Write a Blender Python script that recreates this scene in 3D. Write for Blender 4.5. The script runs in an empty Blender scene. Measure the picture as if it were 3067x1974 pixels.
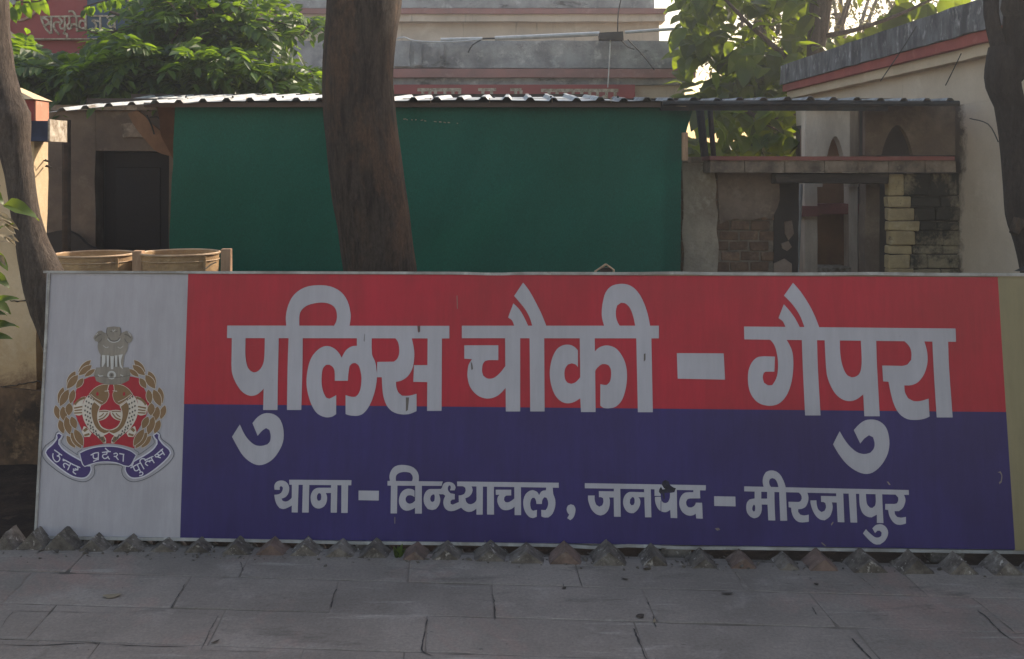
import bpy, bmesh, math, random
from mathutils import Vector, Matrix, Quaternion, noise
from mathutils.geometry import delaunay_2d_cdt

SC = bpy.context.scene
COL = SC.collection
# ------------------------------------------------------------------ camera, world, sun, exposure
FPX, CX, HY, CAMZ = 3000.0, 1533.5, 500.0, 1.45      # focal length in photo pixels, horizon row, eye height
cam_d = bpy.data.cameras.new('camera'); cam = bpy.data.objects.new('camera', cam_d); COL.objects.link(cam)
cam.location = (0, 0, CAMZ); cam.rotation_euler = (math.radians(90), 0, 0)
cam_d.sensor_fit = 'HORIZONTAL'; cam_d.sensor_width = 36; cam_d.lens = 36 * FPX / 3067
cam_d.shift_y = -(987 - HY) / 3067; cam_d.clip_start = 0.05; cam_d.clip_end = 500
SC.camera = cam

SUN_AZ, SUN_EL = math.radians(50), math.radians(33)
S = Vector((math.sin(SUN_AZ) * math.cos(SUN_EL), math.cos(SUN_AZ) * math.cos(SUN_EL), math.sin(SUN_EL)))
W = bpy.data.worlds.new('World'); SC.world = W; W.use_nodes = True
wn = W.node_tree.nodes; wn.clear()
sky = wn.new('ShaderNodeTexSky'); sky.sky_type = 'NISHITA'; sky.sun_disc = False
sky.sun_elevation = SUN_EL; sky.sun_rotation = SUN_AZ
sky.air_density = 1.6; sky.dust_density = 2.2; sky.ozone_density = 1.0; sky.altitude = 100
bg = wn.new('ShaderNodeBackground'); bg.inputs['Strength'].default_value = 0.13
wo = wn.new('ShaderNodeOutputWorld')
hz = wn.new('ShaderNodeMix'); hz.data_type = 'RGBA'; hz.blend_type = 'MULTIPLY'; hz.inputs[0].default_value = 1.0
hz.inputs[7].default_value = (1.12, 0.985, 0.91, 1)          # pale dusty sky, warmer than clean air
W.node_tree.links.new(sky.outputs[0], hz.inputs[6]); W.node_tree.links.new(hz.outputs[2], bg.inputs[0]); W.node_tree.links.new(bg.outputs[0], wo.inputs[0])
sl = bpy.data.lights.new('sun', 'SUN'); sun = bpy.data.objects.new('sun', sl); COL.objects.link(sun)
sl.energy = 4.4; sl.angle = math.radians(0.6); sl.color = (1.0, 0.86, 0.68)
sun.rotation_euler = S.to_track_quat('Z', 'Y').to_euler(); sun.location = (8, 8, 12)
vs = SC.view_settings
SC.display_settings.display_device = 'sRGB'
vs.view_transform = 'Standard'; vs.look = 'None'; vs.gamma = 1; vs.use_curve_mapping = False
vs.exposure = 1.0

R = random.Random(7)
def U(a, b): return R.uniform(a, b)

# ------------------------------------------------------------------ helpers
def at(px, py, Y):
    "the point of the place that lies at photo position (px, py) and distance Y"
    return Vector(((px - CX) / FPX * Y, Y, CAMZ + (HY - py) / FPX * Y))
def X_(px, Y): return (px - CX) / FPX * Y
def Z_(py, Y): return CAMZ + (HY - py) / FPX * Y

def tag(o, label=None, cat=None, group=None, kind=None):
    if label: o['label'] = label
    if cat: o['category'] = cat
    if group: o['group'] = group
    if kind: o['kind'] = kind
    return o
def empty(name, loc=(0, 0, 0), label=None, cat=None, group=None, parent=None):
    o = bpy.data.objects.new(name, None); COL.objects.link(o); o.location = loc
    o.empty_display_size = 0.1
    if parent: o.parent = parent
    return tag(o, label, cat, group)
def link(name, me, parent=None, loc=None):
    "link a mesh; when it has a parent its coordinates stay world coordinates"
    o = bpy.data.objects.new(name, me); COL.objects.link(o)
    if parent is not None:
        o.parent = parent
        root = parent
        off = Vector((0, 0, 0))
        while root is not None:
            off += Vector(root.location); root = root.parent
        o.location = Vector(loc or (0, 0, 0)) - off
    elif loc is not None: o.location = loc
    return o
def shade(me, on=True, ang=40):
    if on:
        for p in me.polygons: p.use_smooth = True
        try: me.set_sharp_from_angle(angle=math.radians(ang))
        except Exception: pass

class MB:
    def __init__(s): s.v = []; s.f = []
    def add(s, vs, fs):
        n = len(s.v); s.v += [tuple(v) for v in vs]; s.f += [tuple(i + n for i in f) for f in fs]; return s
    def box(s, a, b, jit=0):
        x0, y0, z0 = a; x1, y1, z1 = b
        vs = [(x0,y0,z0),(x1,y0,z0),(x1,y1,z0),(x0,y1,z0),(x0,y0,z1),(x1,y0,z1),(x1,y1,z1),(x0,y1,z1)]
        if jit: vs = [tuple(c + U(-jit, jit) for c in v) for v in vs]
        return s.add(vs, [(0,3,2,1),(4,5,6,7),(0,1,5,4),(1,2,6,5),(2,3,7,6),(3,0,4,7)])
    def tube(s, pts, rad, n=8, cap=True):
        pts = [Vector(p) for p in pts]
        if not hasattr(rad, '__len__'): rad = [rad] * len(pts)
        base = len(s.v); ref = Vector((0.13, 0.9, 0.21)).normalized()
        for i, p in enumerate(pts):
            t = (pts[min(i+1, len(pts)-1)] - pts[max(i-1, 0)]).normalized()
            a = t.cross(ref)
            if a.length < 0.05: a = t.cross(Vector((1, 0, 0)))
            a.normalize(); b = t.cross(a)
            for k in range(n):
                w = 2 * math.pi * k / n
                s.v.append(tuple(p + (a * math.cos(w) + b * math.sin(w)) * rad[i]))
        for i in range(len(pts) - 1):
            for k in range(n):
                a0 = base + i*n + k; a1 = base + i*n + (k+1) % n
                s.f.append((a0, a1, a1 + n, a0 + n))
        if cap:
            s.f.append(tuple(base + k for k in range(n))[::-1])
            s.f.append(tuple(base + (len(pts)-1)*n + k for k in range(n)))
        return s
    def prism(s, poly, y0, y1):
        "outline in x,z given thickness along y"
        n = len(poly)
        vs = [(p[0], y0, p[1]) for p in poly] + [(p[0], y1, p[1]) for p in poly]
        fs = [tuple(range(n)), tuple(range(n, 2*n))[::-1]] + [(i, i+n, (i+1) % n + n, (i+1) % n) for i in range(n)]
        return s.add(vs, fs)
    def mesh(s, name, mat, smooth=False, bevel=0, sub=0):
        me = bpy.data.meshes.new(name); me.from_pydata(s.v, [], s.f)
        bm = bmesh.new(); bm.from_mesh(me)
        bmesh.ops.recalc_face_normals(bm, faces=bm.faces)
        if bevel:
            bmesh.ops.bevel(bm, geom=[e for e in bm.edges if e.is_manifold and e.calc_face_angle(0) > 0.5], offset=bevel, segments=1, affect='EDGES', clamp_overlap=True)
        bm.to_mesh(me); bm.free()
        for m in (mat if isinstance(mat, (list, tuple)) else [mat]): me.materials.append(m)
        shade(me, smooth); return me
    def obj(s, name, mat, parent=None, smooth=False, bevel=0):
        return link(name, s.mesh(name, mat, smooth, bevel), parent)

# ------------------------------------------------------------------ materials
def mat_new(name):
    m = bpy.data.materials.new(name); m.use_nodes = True
    nt = m.node_tree; b = nt.nodes['Principled BSDF']; return m, nt, b
def nd(nt, t, **k):
    n = nt.nodes.new(t)
    for a, v in k.items():
        if a.startswith('i_'): n.inputs[a[2:]].default_value = v
        else: setattr(n, a, v)
    return n
def noise_n(nt, scale, detail=6, rough=0.6, vec=None, stretch=None, dist=0.0):
    n = nt.nodes.new('ShaderNodeTexNoise'); n.inputs['Scale'].default_value = scale
    n.inputs['Detail'].default_value = detail; n.inputs['Roughness'].default_value = rough
    n.inputs['Distortion'].default_value = dist
    g = nt.nodes.new('ShaderNodeNewGeometry')
    src = g.outputs['Position']
    if vec == 'obj':
        src = nt.nodes.new('ShaderNodeTexCoord').outputs['Object']
    if stretch:
        mp = nt.nodes.new('ShaderNodeMapping'); mp.inputs['Scale'].default_value = stretch
        nt.links.new(src, mp.inputs['Vector']); src = mp.outputs[0]
    nt.links.new(src, n.inputs['Vector']); return n
def ramp(nt, src, stops, mode='LINEAR'):
    r = nt.nodes.new('ShaderNodeValToRGB'); r.color_ramp.interpolation = mode
    e = r.color_ramp.elements
    while len(e) < len(stops): e.new(0.5)
    for i, (p, c) in enumerate(stops):
        e[i].position = p; e[i].color = (c, c, c, 1) if not hasattr(c, '__len__') else (*c, 1)
    nt.links.new(src, r.inputs[0]); return r
def mix(nt, fac, a, b, blend='MIX'):
    m = nt.nodes.new('ShaderNodeMix'); m.data_type = 'RGBA'; m.blend_type = blend
    for s, i in ((fac, 0), (a, 6), (b, 7)):
        if hasattr(s, 'is_linked') or hasattr(s, 'links'): nt.links.new(s, m.inputs[i])
        elif i == 0: m.inputs[0].default_value = s
        else: m.inputs[i].default_value = (*s, 1)
    return m.outputs[2]
def bump(nt, b, h, strength=0.4, dist=0.01):
    bp = nt.nodes.new('ShaderNodeBump'); bp.inputs['Strength'].default_value = strength
    bp.inputs['Distance'].default_value = dist
    nt.links.new(h, bp.inputs['Height']); nt.links.new(bp.outputs[0], b.inputs['Normal'])
def surf(name, base, dark=None, light=None, scale=3, rough=0.85, bumps=(60, 0.3, 0.004), stains=(), var=0.0, stretch=None, fine=0.12, spec=0.3):
    """mottled surface: base colour, broad dark and light patches, fine grain,
    stains = [(colour, scale, lo, hi, stretch)]"""
    m, nt, b = mat_new(name)
    col = base
    n1 = noise_n(nt, scale, 8, 0.65, stretch=stretch)
    if dark: col = mix(nt, ramp(nt, n1.outputs[0], [(0.38, 1.0), (0.62, 0.0)]).outputs[0], col, dark)
    if light:
        n2 = noise_n(nt, scale * 1.7, 8, 0.7, stretch=stretch)
        col = mix(nt, ramp(nt, n2.outputs[0], [(0.55, 0.0), (0.70, 1.0)]).outputs[0], col, light)
    for (c, sc, lo, hi, st) in stains:
        ns = noise_n(nt, sc, 10, 0.72, stretch=st, dist=0.3)
        col = mix(nt, ramp(nt, ns.outputs[0], [(lo, 0.0), (hi, 1.0)]).outputs[0], col, c)
    nf = noise_n(nt, bumps[0], 6, 0.75)
    col = mix(nt, fine, col, ramp(nt, nf.outputs[0], [(0.3, 0.15), (0.7, 1.0)]).outputs[0], 'MULTIPLY') if fine else col
    if var:
        oi = nt.nodes.new('ShaderNodeObjectInfo')
        r = ramp(nt, oi.outputs['Random'], [(0, 1 - var), (1, 1.0)])
        col = mix(nt, 1.0, col, r.outputs[0], 'MULTIPLY')
    if hasattr(col, 'is_linked') or hasattr(col, 'links'): nt.links.new(col, b.inputs['Base Color'])
    else: b.inputs['Base Color'].default_value = (*col, 1)
    b.inputs['Roughness'].default_value = rough; b.inputs['Specular IOR Level'].default_value = spec
    bump(nt, b, nf.outputs[0], bumps[1], bumps[2])
    return m
def leafmat(name, c1, c2, trans=0.45, tc=None, rough=0.45, c3=None):
    m, nt, b = mat_new(name)
    g = nt.nodes.new('ShaderNodeNewGeometry'); oi = nt.nodes.new('ShaderNodeObjectInfo')
    ad = nd(nt, 'ShaderNodeMath', operation='ADD'); nt.links.new(g.outputs['Random Per Island'], ad.inputs[0]); nt.links.new(oi.outputs['Random'], ad.inputs[1])
    fr = nd(nt, 'ShaderNodeMath', operation='FRACT'); nt.links.new(ad.outputs[0], fr.inputs[0])
    st = [(0, c1), (0.75, c2)]
    if c3: st += [(0.93, c2), (0.97, c3)]
    r = ramp(nt, fr.outputs[0], st)
    nf = noise_n(nt, 35, 3, 0.6)
    col = mix(nt, 0.35, r.outputs[0], ramp(nt, nf.outputs[0], [(0.3, 0.4), (0.7, 1.0)]).outputs[0], 'MULTIPLY')
    nt.links.new(col, b.inputs['Base Color']); b.inputs['Roughness'].default_value = rough
    b.inputs['Specular IOR Level'].default_value = 0.35
    t = nt.nodes.new('ShaderNodeBsdfTranslucent')
    t2 = mix(nt, 1.0, r.outputs[0], tc or (1.6, 1.5, 0.5), 'MULTIPLY'); nt.links.new(t2, t.inputs[0])
    ms = nt.nodes.new('ShaderNodeMixShader'); ms.inputs[0].default_value = trans
    nt.links.new(b.outputs[0], ms.inputs[1]); nt.links.new(t.outputs[0], ms.inputs[2])
    nt.links.new(ms.outputs[0], nt.nodes['Material Output'].inputs['Surface'])
    return m
def printmat(name, base, dirt=0.12, rough=0.38):
    m, nt, b = mat_new(name)
    n = noise_n(nt, 2.2, 8, 0.65); n2 = noise_n(nt, 22, 6, 0.8); n3 = noise_n(nt, 5, 8, 0.75, stretch=(6, 1, 0.7))
    c = mix(nt, dirt * 1.6, base, ramp(nt, n.outputs[0], [(0.38, 0.35), (0.62, 1.0)]).outputs[0], 'MULTIPLY')
    c = mix(nt, dirt * 1.3, c, ramp(nt, n3.outputs[0], [(0.40, 0.3), (0.62, 1.0)]).outputs[0], 'MULTIPLY')
    d = ramp(nt, n2.outputs[0], [(0.66, 0.0), (0.74, 0.28)])
    c = mix(nt, d.outputs[0], c, (0.16, 0.14, 0.12))
    nt.links.new(c, b.inputs['Base Color'])
    rr = ramp(nt, n.outputs[0], [(0.3, rough - 0.06), (0.7, rough + 0.15)]); nt.links.new(rr.outputs[0], b.inputs['Roughness'])
    b.inputs['Specular IOR Level'].default_value = 0.3
    nb = noise_n(nt, 3.0, 3, 0.5); bump(nt, b, nb.outputs[0], 0.25, 0.012)
    return m

MT = {}
MT['paving'] = surf('paving_stone', (0.30, 0.26, 0.228), (0.22, 0.192, 0.168), (0.345, 0.307, 0.275), 2.2, 0.8, (90, 0.35, 0.003),
    stains=[((0.35, 0.235, 0.20), 1.0, 0.54, 0.70, None), ((0.38, 0.345, 0.31), 3.2, 0.58, 0.68, (0.5, 4.5, 1)), ((0.13, 0.115, 0.10), 2.4, 0.57, 0.70, (0.8, 2.5, 1)), ((0.11, 0.10, 0.09), 26, 0.64, 0.70, None), ((0.42, 0.40, 0.37), 40, 0.68, 0.72, None)], var=0.16, fine=0.45)
MT['mortar'] = surf('joint_mortar', (0.21, 0.183, 0.16), (0.08, 0.068, 0.058), (0.27, 0.24, 0.215), 3.0, 0.95, (120, 0.5, 0.004))
MT['soil'] = surf('garden_soil', (0.060, 0.040, 0.030), (0.03, 0.02, 0.016), (0.10, 0.07, 0.05), 8, 1.0, (50, 0.9, 0.02), fine=0.5)
MT['dirt'] = surf('dry_ground', (0.21, 0.17, 0.13), (0.15, 0.12, 0.09), (0.27, 0.22, 0.17), 1.5, 0.95, (40, 0.5, 0.02))
MT['edge_brick'] = surf('cement_crusted_brick', (0.235, 0.205, 0.18), (0.10, 0.083, 0.072), (0.34, 0.31, 0.28), 18, 0.95, (110, 0.7, 0.006), var=0.35, fine=0.3,
    stains=[((0.52, 0.48, 0.44), 34, 0.58, 0.63, None)])
MT['red_edge_brick'] = surf('bare_red_brick', (0.23, 0.155, 0.13), (0.13, 0.095, 0.08), (0.28, 0.22, 0.19), 12, 0.95, (110, 0.7, 0.006), var=0.25, fine=0.3)
MT['white'] = printmat('white_vinyl', (0.395, 0.375, 0.41), 0.12)
MT['letter'] = printmat('silver_white_vinyl', (0.42, 0.405, 0.45), 0.10)
MT['red'] = printmat('red_vinyl', (0.43, 0.018, 0.038), 0.16)
MT['blue'] = printmat('navy_vinyl', (0.034, 0.024, 0.135), 0.20)
MT['khaki'] = printmat('khaki_vinyl', (0.26, 0.22, 0.125), 0.12)
MT['brown_print'] = printmat('bronze_print', (0.235, 0.135, 0.065), 0.1)
MT['pale_print'] = printmat('pale_print', (0.66, 0.58, 0.50), 0.1)
MT['purple_print'] = printmat('purple_print', (0.058, 0.036, 0.15), 0.1)
MT['dark_print'] = printmat('dark_print', (0.05, 0.06, 0.08), 0.1)
MT['grey_print'] = printmat('stone_grey_print', (0.30, 0.26, 0.22), 0.3)
MT['grey_light_print'] = printmat('light_stone_print', (0.56, 0.54, 0.52), 0.2)
MT['grey_dark_print'] = printmat('dark_stone_print', (0.13, 0.11, 0.10), 0.2)
MT['ribbon_pale'] = printmat('ribbon_edge_print', (0.62, 0.60, 0.68), 0.1)
MT['torn'] = surf('torn_backing', (0.035, 0.033, 0.055), (0.015, 0.015, 0.02), None, 30, 0.8, (80, 0.5, 0.004))
MT['alu'] = surf('dull_aluminium', (0.38, 0.37, 0.36), (0.22, 0.205, 0.19), (0.52, 0.51, 0.48), 9, 0.5, (120, 0.2, 0.002), spec=0.5)
MT['board_back'] = surf('plywood', (0.30, 0.24, 0.17), (0.22, 0.17, 0.12), None, 5, 0.8)
def barkmat(name, base, dark, light, s=1.0):
    m, nt, b = mat_new(name)
    n1 = noise_n(nt, 7 * s, 10, 0.72, stretch=(3.0, 3.0, 0.42), dist=0.5)
    n2 = noise_n(nt, 4.5, 8, 0.7, stretch=(1.4, 1.4, 0.55), dist=0.4); n3 = noise_n(nt, 55, 8, 0.85, stretch=(1.6, 1.6, 0.7))
    c = mix(nt, ramp(nt, n1.outputs[0], [(0.40, 1.0), (0.55, 0.0)]).outputs[0], base, dark)
    c = mix(nt, ramp(nt, n2.outputs[0], [(0.48, 0.0), (0.62, 0.9)]).outputs[0], c, light)
    c = mix(nt, 0.6, c, ramp(nt, n3.outputs[0], [(0.38, 0.2), (0.62, 1.0)]).outputs[0], 'MULTIPLY')
    nt.links.new(c, b.inputs['Base Color']); b.inputs['Roughness'].default_value = 0.9
    b.inputs['Specular IOR Level'].default_value = 0.2
    mx = nd(nt, 'ShaderNodeMath', operation='MULTIPLY_ADD'); nt.links.new(n3.outputs[0], mx.inputs[0]); mx.inputs[1].default_value = 0.35
    nt.links.new(n1.outputs[0], mx.inputs[2]); bump(nt, b, mx.outputs[0], 1.0, 0.035)
    return m
MT['bark'] = barkmat('ridged_brown_bark', (0.092, 0.070, 0.058), (0.040, 0.030, 0.026), (0.150, 0.092, 0.062), 1.4)
MT['bark_pale'] = barkmat('smooth_grey_bark', (0.145, 0.115, 0.097), (0.085, 0.066, 0.056), (0.165, 0.122, 0.095), 1.2)
MT['bark_dark'] = barkmat('dark_bark', (0.040, 0.034, 0.036), (0.018, 0.016, 0.018), (0.056, 0.044, 0.042))
MT['cream'] = surf('cream_plaster', (0.60, 0.49, 0.36), (0.50, 0.40, 0.29), (0.66, 0.56, 0.44), 2.0, 0.85, (70, 0.3, 0.004),
    stains=[((0.30, 0.23, 0.16), 3.0, 0.60, 0.72, (1, 1, 0.35))])
MT['cream_left'] = surf('cracked_cream_plaster', (0.62, 0.47, 0.30), (0.52, 0.39, 0.25), (0.66, 0.53, 0.37), 2.4, 0.85, (55, 0.4, 0.006))
MT['cream_low'] = surf('damp_stained_plaster', (0.24, 0.15, 0.09), (0.035, 0.028, 0.024), (0.36, 0.25, 0.15), 3.0, 0.9, (55, 0.6, 0.01))
MT['side_wall'] = surf('side_wall_plaster', (0.60, 0.50, 0.40), (0.50, 0.41, 0.32), (0.66, 0.57, 0.47), 1.6, 0.85, (60, 0.35, 0.005),
    stains=[((0.17, 0.14, 0.115), 2.2, 0.62, 0.74, (1.5, 1.5, 0.25))])
MT['mould'] = surf('mouldy_parapet', (0.17, 0.175, 0.19), (0.06, 0.062, 0.07), (0.42, 0.42, 0.435), 6, 0.95, (50, 0.6, 0.01),
    stretch=(1.3, 1.3, 0.6), stains=[((0.50, 0.50, 0.52), 9, 0.63, 0.69, (1, 1, 0.4))])
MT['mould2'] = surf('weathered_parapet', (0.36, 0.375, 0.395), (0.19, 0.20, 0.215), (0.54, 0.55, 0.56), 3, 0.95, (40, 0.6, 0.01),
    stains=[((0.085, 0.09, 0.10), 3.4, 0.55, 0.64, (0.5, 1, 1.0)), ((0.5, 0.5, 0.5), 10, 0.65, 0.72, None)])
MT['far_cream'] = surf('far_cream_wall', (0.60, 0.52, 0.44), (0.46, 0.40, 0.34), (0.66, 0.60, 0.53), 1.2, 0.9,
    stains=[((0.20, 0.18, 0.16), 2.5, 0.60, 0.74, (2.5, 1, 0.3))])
MT['red_paint'] = surf('faded_red_paint', (0.33, 0.075, 0.065), (0.25, 0.055, 0.05), (0.38, 0.12, 0.10), 4, 0.85)
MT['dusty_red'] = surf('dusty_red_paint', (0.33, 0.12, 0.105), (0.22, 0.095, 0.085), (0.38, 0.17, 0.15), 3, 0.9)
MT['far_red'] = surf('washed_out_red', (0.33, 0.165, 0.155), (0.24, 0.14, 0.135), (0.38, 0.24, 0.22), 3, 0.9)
MT['maroon'] = surf('maroon_board', (0.31, 0.062, 0.066), (0.24, 0.05, 0.052), None, 2, 0.6, fine=0.1)
MT['steel_blue'] = surf('blue_board', (0.065, 0.10, 0.155), (0.05, 0.075, 0.12), None, 2, 0.6, fine=0.1)
MT['navy_paint'] = surf('navy_paint', (0.035, 0.045, 0.09), (0.02, 0.024, 0.045), None, 8, 0.8)
MT['paint_white'] = surf('chipped_white_paint', (0.50, 0.44, 0.36), (0.22, 0.17, 0.12), (0.64, 0.60, 0.54), 22, 0.8, (90, 0.6, 0.006))
MT['dark_plaster'] = surf('dark_brown_plaster', (0.20, 0.15, 0.115), (0.11, 0.082, 0.066), (0.26, 0.205, 0.16), 2.2, 0.95, (40, 0.5, 0.01))  # dark brown, mottled at random
MT['lit_orange'] = surf('lit_orange_plaster', (0.20, 0.10, 0.05), (0.12, 0.06, 0.035), None, 5, 0.95)
MT['black'] = surf('doorway_shade', (0.010, 0.0095, 0.012), None, None, 5, 0.7)
MT['room'] = surf('room_shade_plaster', (0.06, 0.05, 0.045), (0.035, 0.03, 0.03), None, 3, 0.95)  # near-black tone paints the shade inside the room and arch recess
MT['brick'] = surf('old_brick', (0.28, 0.17, 0.11), (0.15, 0.095, 0.07), (0.36, 0.25, 0.18), 9, 0.95, (70, 0.8, 0.008), var=0.4)
MT['brick_mortar'] = surf('brick_bed_mortar', (0.26, 0.205, 0.165), (0.15, 0.12, 0.095), None, 12, 0.95, (70, 0.8, 0.008))
MT['lime'] = surf('lime_wash', (0.50, 0.42, 0.34), (0.30, 0.24, 0.19), (0.58, 0.50, 0.42), 4, 0.95, (30, 0.8, 0.015))
MT['mud'] = surf('mud_plaster', (0.27, 0.20, 0.16), (0.16, 0.115, 0.09), (0.33, 0.26, 0.21), 3.5, 0.95, (40, 0.7, 0.01))
MT['stone'] = surf('mouldy_sandstone', (0.33, 0.275, 0.18), (0.16, 0.135, 0.10), (0.40, 0.34, 0.23), 3.0, 0.95, (45, 0.8, 0.01), var=0.2,
    stains=[((0.035, 0.034, 0.028), 2.6, 0.44, 0.53, None)])
MT['stone_clean'] = surf('yellow_sandstone', (0.50, 0.39, 0.22), (0.32, 0.25, 0.15), (0.56, 0.46, 0.30), 5.0, 0.95, (45, 0.8, 0.01), var=0.2, stains=[((0.05, 0.045, 0.035), 5, 0.60, 0.68, None)])
MT['slab'] = surf('weathered_slab', (0.34, 0.265, 0.205), (0.11, 0.085, 0.07), (0.46, 0.375, 0.30), 5, 0.95, (50, 0.8, 0.01))
MT['kiosk'] = surf('kiosk_plaster', (0.72, 0.60, 0.48), (0.52, 0.42, 0.33), (0.78, 0.68, 0.57), 3, 0.9, (60, 0.4, 0.006), stretch=(2, 2, 0.5))
MT['niche'] = surf('ochre_niche', (0.33, 0.18, 0.10), (0.22, 0.12, 0.07), None, 3, 0.95)
MT['old_wood'] = surf('old_dark_timber', (0.062, 0.048, 0.040), (0.03, 0.025, 0.022), (0.09, 0.07, 0.055), 5, 0.9, (60, 0.7, 0.006), stretch=(0.3, 2, 2))
MT['fresh_wood'] = surf('pale_timber', (0.42, 0.27, 0.17), (0.32, 0.20, 0.125), (0.50, 0.35, 0.23), 9, 0.8, (80, 0.4, 0.003), stretch=(3, 3, 0.4))
MT['cane'] = surf('woven_cane', (0.40, 0.26, 0.13), (0.27, 0.17, 0.09), (0.50, 0.36, 0.20), 7, 0.6, (130, 0.7, 0.004), stretch=(1, 1, 3))
MT['rim'] = surf('cane_rim', (0.50, 0.36, 0.23), (0.36, 0.24, 0.15), None, 14, 0.55)
MT['iron'] = surf('dark_iron', (0.030, 0.036, 0.042), (0.02, 0.02, 0.024), (0.06, 0.045, 0.04), 8, 0.6)
MT['galv'] = surf('galvanised_pipe', (0.50, 0.52, 0.54), (0.36, 0.38, 0.40), None, 10, 0.45, spec=0.6)
MT['wire'] = surf('black_cable', (0.03, 0.03, 0.03), None, None, 5, 0.6)
def corrmat():
    m = surf('painted_corrugated_sheet', (0.37, 0.40, 0.42), (0.22, 0.24, 0.255), (0.50, 0.52, 0.53), 9, 0.6, (60, 0.2, 0.002),
        stains=[((0.10, 0.075, 0.055), 14, 0.58, 0.63, (1, 0.5, 1)), ((0.26, 0.16, 0.10), 5, 0.60, 0.68, None)], spec=0.5)
    return m
MT['sheet'] = corrmat()
MT['sheet_dull'] = surf('dull_grey_sheet', (0.26, 0.28, 0.30), (0.12, 0.125, 0.13), (0.46, 0.48, 0.50), 7, 0.7, (60, 0.2, 0.002), stains=[((0.09, 0.08, 0.07), 10, 0.56, 0.62, None)])
def clothmat():
    m, nt, b = mat_new('green_shade_cloth')
    n = noise_n(nt, 1.2, 4, 0.5); nf = noise_n(nt, 300, 2, 0.5, stretch=(1, 1, 0.25)); ng = noise_n(nt, 300, 2, 0.5, stretch=(0.25, 1, 1))
    c = mix(nt, ramp(nt, n.outputs[0], [(0.35, 0.0), (0.65, 1.0)]).outputs[0], (0.009, 0.118, 0.080), (0.013, 0.145, 0.105))
    c = mix(nt, 0.45, c, ramp(nt, nf.outputs[0], [(0.3, 0.3), (0.7, 1.0)]).outputs[0], 'MULTIPLY')
    c = mix(nt, 0.30, c, ramp(nt, ng.outputs[0], [(0.3, 0.3), (0.7, 1.0)]).outputs[0], 'MULTIPLY')
    nt.links.new(c, b.inputs['Base Color']); b.inputs['Roughness'].default_value = 0.85
    b.inputs['Specular IOR Level'].default_value = 0.15
    bump(nt, b, nf.outputs[0], 0.3, 0.002)
    t = nt.nodes.new('ShaderNodeBsdfTranslucent'); nt.links.new(c, t.inputs[0])
    ms = nt.nodes.new('ShaderNodeMixShader'); ms.inputs[0].default_value = 0.04
    nt.links.new(b.outputs[0], ms.inputs[1]); nt.links.new(t.outputs[0], ms.inputs[2])
    nt.links.new(ms.outputs[0], nt.nodes['Material Output'].inputs['Surface']); return m
MT['cloth'] = clothmat()
MT['leaf_climb'] = leafmat('climber_leaf', (0.022, 0.052, 0.022), (0.062, 0.120, 0.030), 0.48, (4.4, 3.5, 0.5))
MT['leaf_big'] = leafmat('broad_leaf', (0.030, 0.052, 0.024), (0.070, 0.115, 0.030), 0.5, (4.5, 3.6, 0.4))
MT['leaf_far'] = leafmat('far_leaf', (0.035, 0.05, 0.025), (0.085, 0.085, 0.04), 0.4, (1.8, 1.5, 0.6))
MT['leaf_canopy'] = leafmat('canopy_leaf', (0.025, 0.045, 0.018), (0.05, 0.08, 0.02), 0.3)
MT['leaf_dry'] = leafmat('dry_leaf', (0.20, 0.155, 0.10), (0.32, 0.27, 0.19), 0.3, (1, 0.9, 0.7))

# ------------------------------------------------------------------ thin haze volume, added to mimic the veil of lens flare
def haze(density=0.0048):
    m, nt, b = mat_new('flare_veil'); nt.nodes.remove(b)
    v = nt.nodes.new('ShaderNodeVolumePrincipled'); v.inputs['Color'].default_value = (0.85, 0.88, 0.95, 1)
    v.inputs['Density'].default_value = density; v.inputs['Anisotropy'].default_value = 0.55
    nt.links.new(v.outputs[0], nt.nodes['Material Output'].inputs['Volume'])
    me = bpy.data.meshes.new('haze'); x0, x1, y0, y1, z0, z1 = -14, 14, -5, 24, -1.2, 9.0
    me.from_pydata([(x0,y0,z0),(x1,y0,z0),(x1,y1,z0),(x0,y1,z0),(x0,y0,z1),(x1,y0,z1),(x1,y1,z1),(x0,y1,z1)], [], [(0,3,2,1),(4,5,6,7),(0,1,5,4),(1,2,6,5),(2,3,7,6),(3,0,4,7)])
    me.materials.append(m); o = bpy.data.objects.new('haze', me); COL.objects.link(o); o['kind'] = 'stuff'

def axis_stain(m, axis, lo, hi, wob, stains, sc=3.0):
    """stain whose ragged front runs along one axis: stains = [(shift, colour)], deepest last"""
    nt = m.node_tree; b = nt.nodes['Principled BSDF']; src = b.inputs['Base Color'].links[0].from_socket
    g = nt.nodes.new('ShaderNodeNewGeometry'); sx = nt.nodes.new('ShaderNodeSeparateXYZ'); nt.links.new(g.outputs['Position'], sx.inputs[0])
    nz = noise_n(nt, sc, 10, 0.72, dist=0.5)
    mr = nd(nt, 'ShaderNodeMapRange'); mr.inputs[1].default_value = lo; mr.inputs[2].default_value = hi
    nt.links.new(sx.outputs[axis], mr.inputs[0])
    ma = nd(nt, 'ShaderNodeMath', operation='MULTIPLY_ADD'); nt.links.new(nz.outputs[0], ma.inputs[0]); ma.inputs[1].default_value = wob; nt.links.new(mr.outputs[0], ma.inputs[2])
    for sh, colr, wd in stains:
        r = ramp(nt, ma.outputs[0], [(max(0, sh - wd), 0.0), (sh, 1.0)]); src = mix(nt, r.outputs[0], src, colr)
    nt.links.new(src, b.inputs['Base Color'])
MT['damp_wall'] = surf('rising_damp_plaster', (0.62, 0.47, 0.30), (0.50, 0.37, 0.23), (0.66, 0.53, 0.37), 2.4, 0.88, (55, 0.5, 0.008))
axis_stain(MT['damp_wall'], 2, 1.15, -0.15, 0.75, [(0.86, (0.46, 0.32, 0.18), .12), (0.98, (0.20, 0.12, 0.07), .10)], 3.0)
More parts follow.
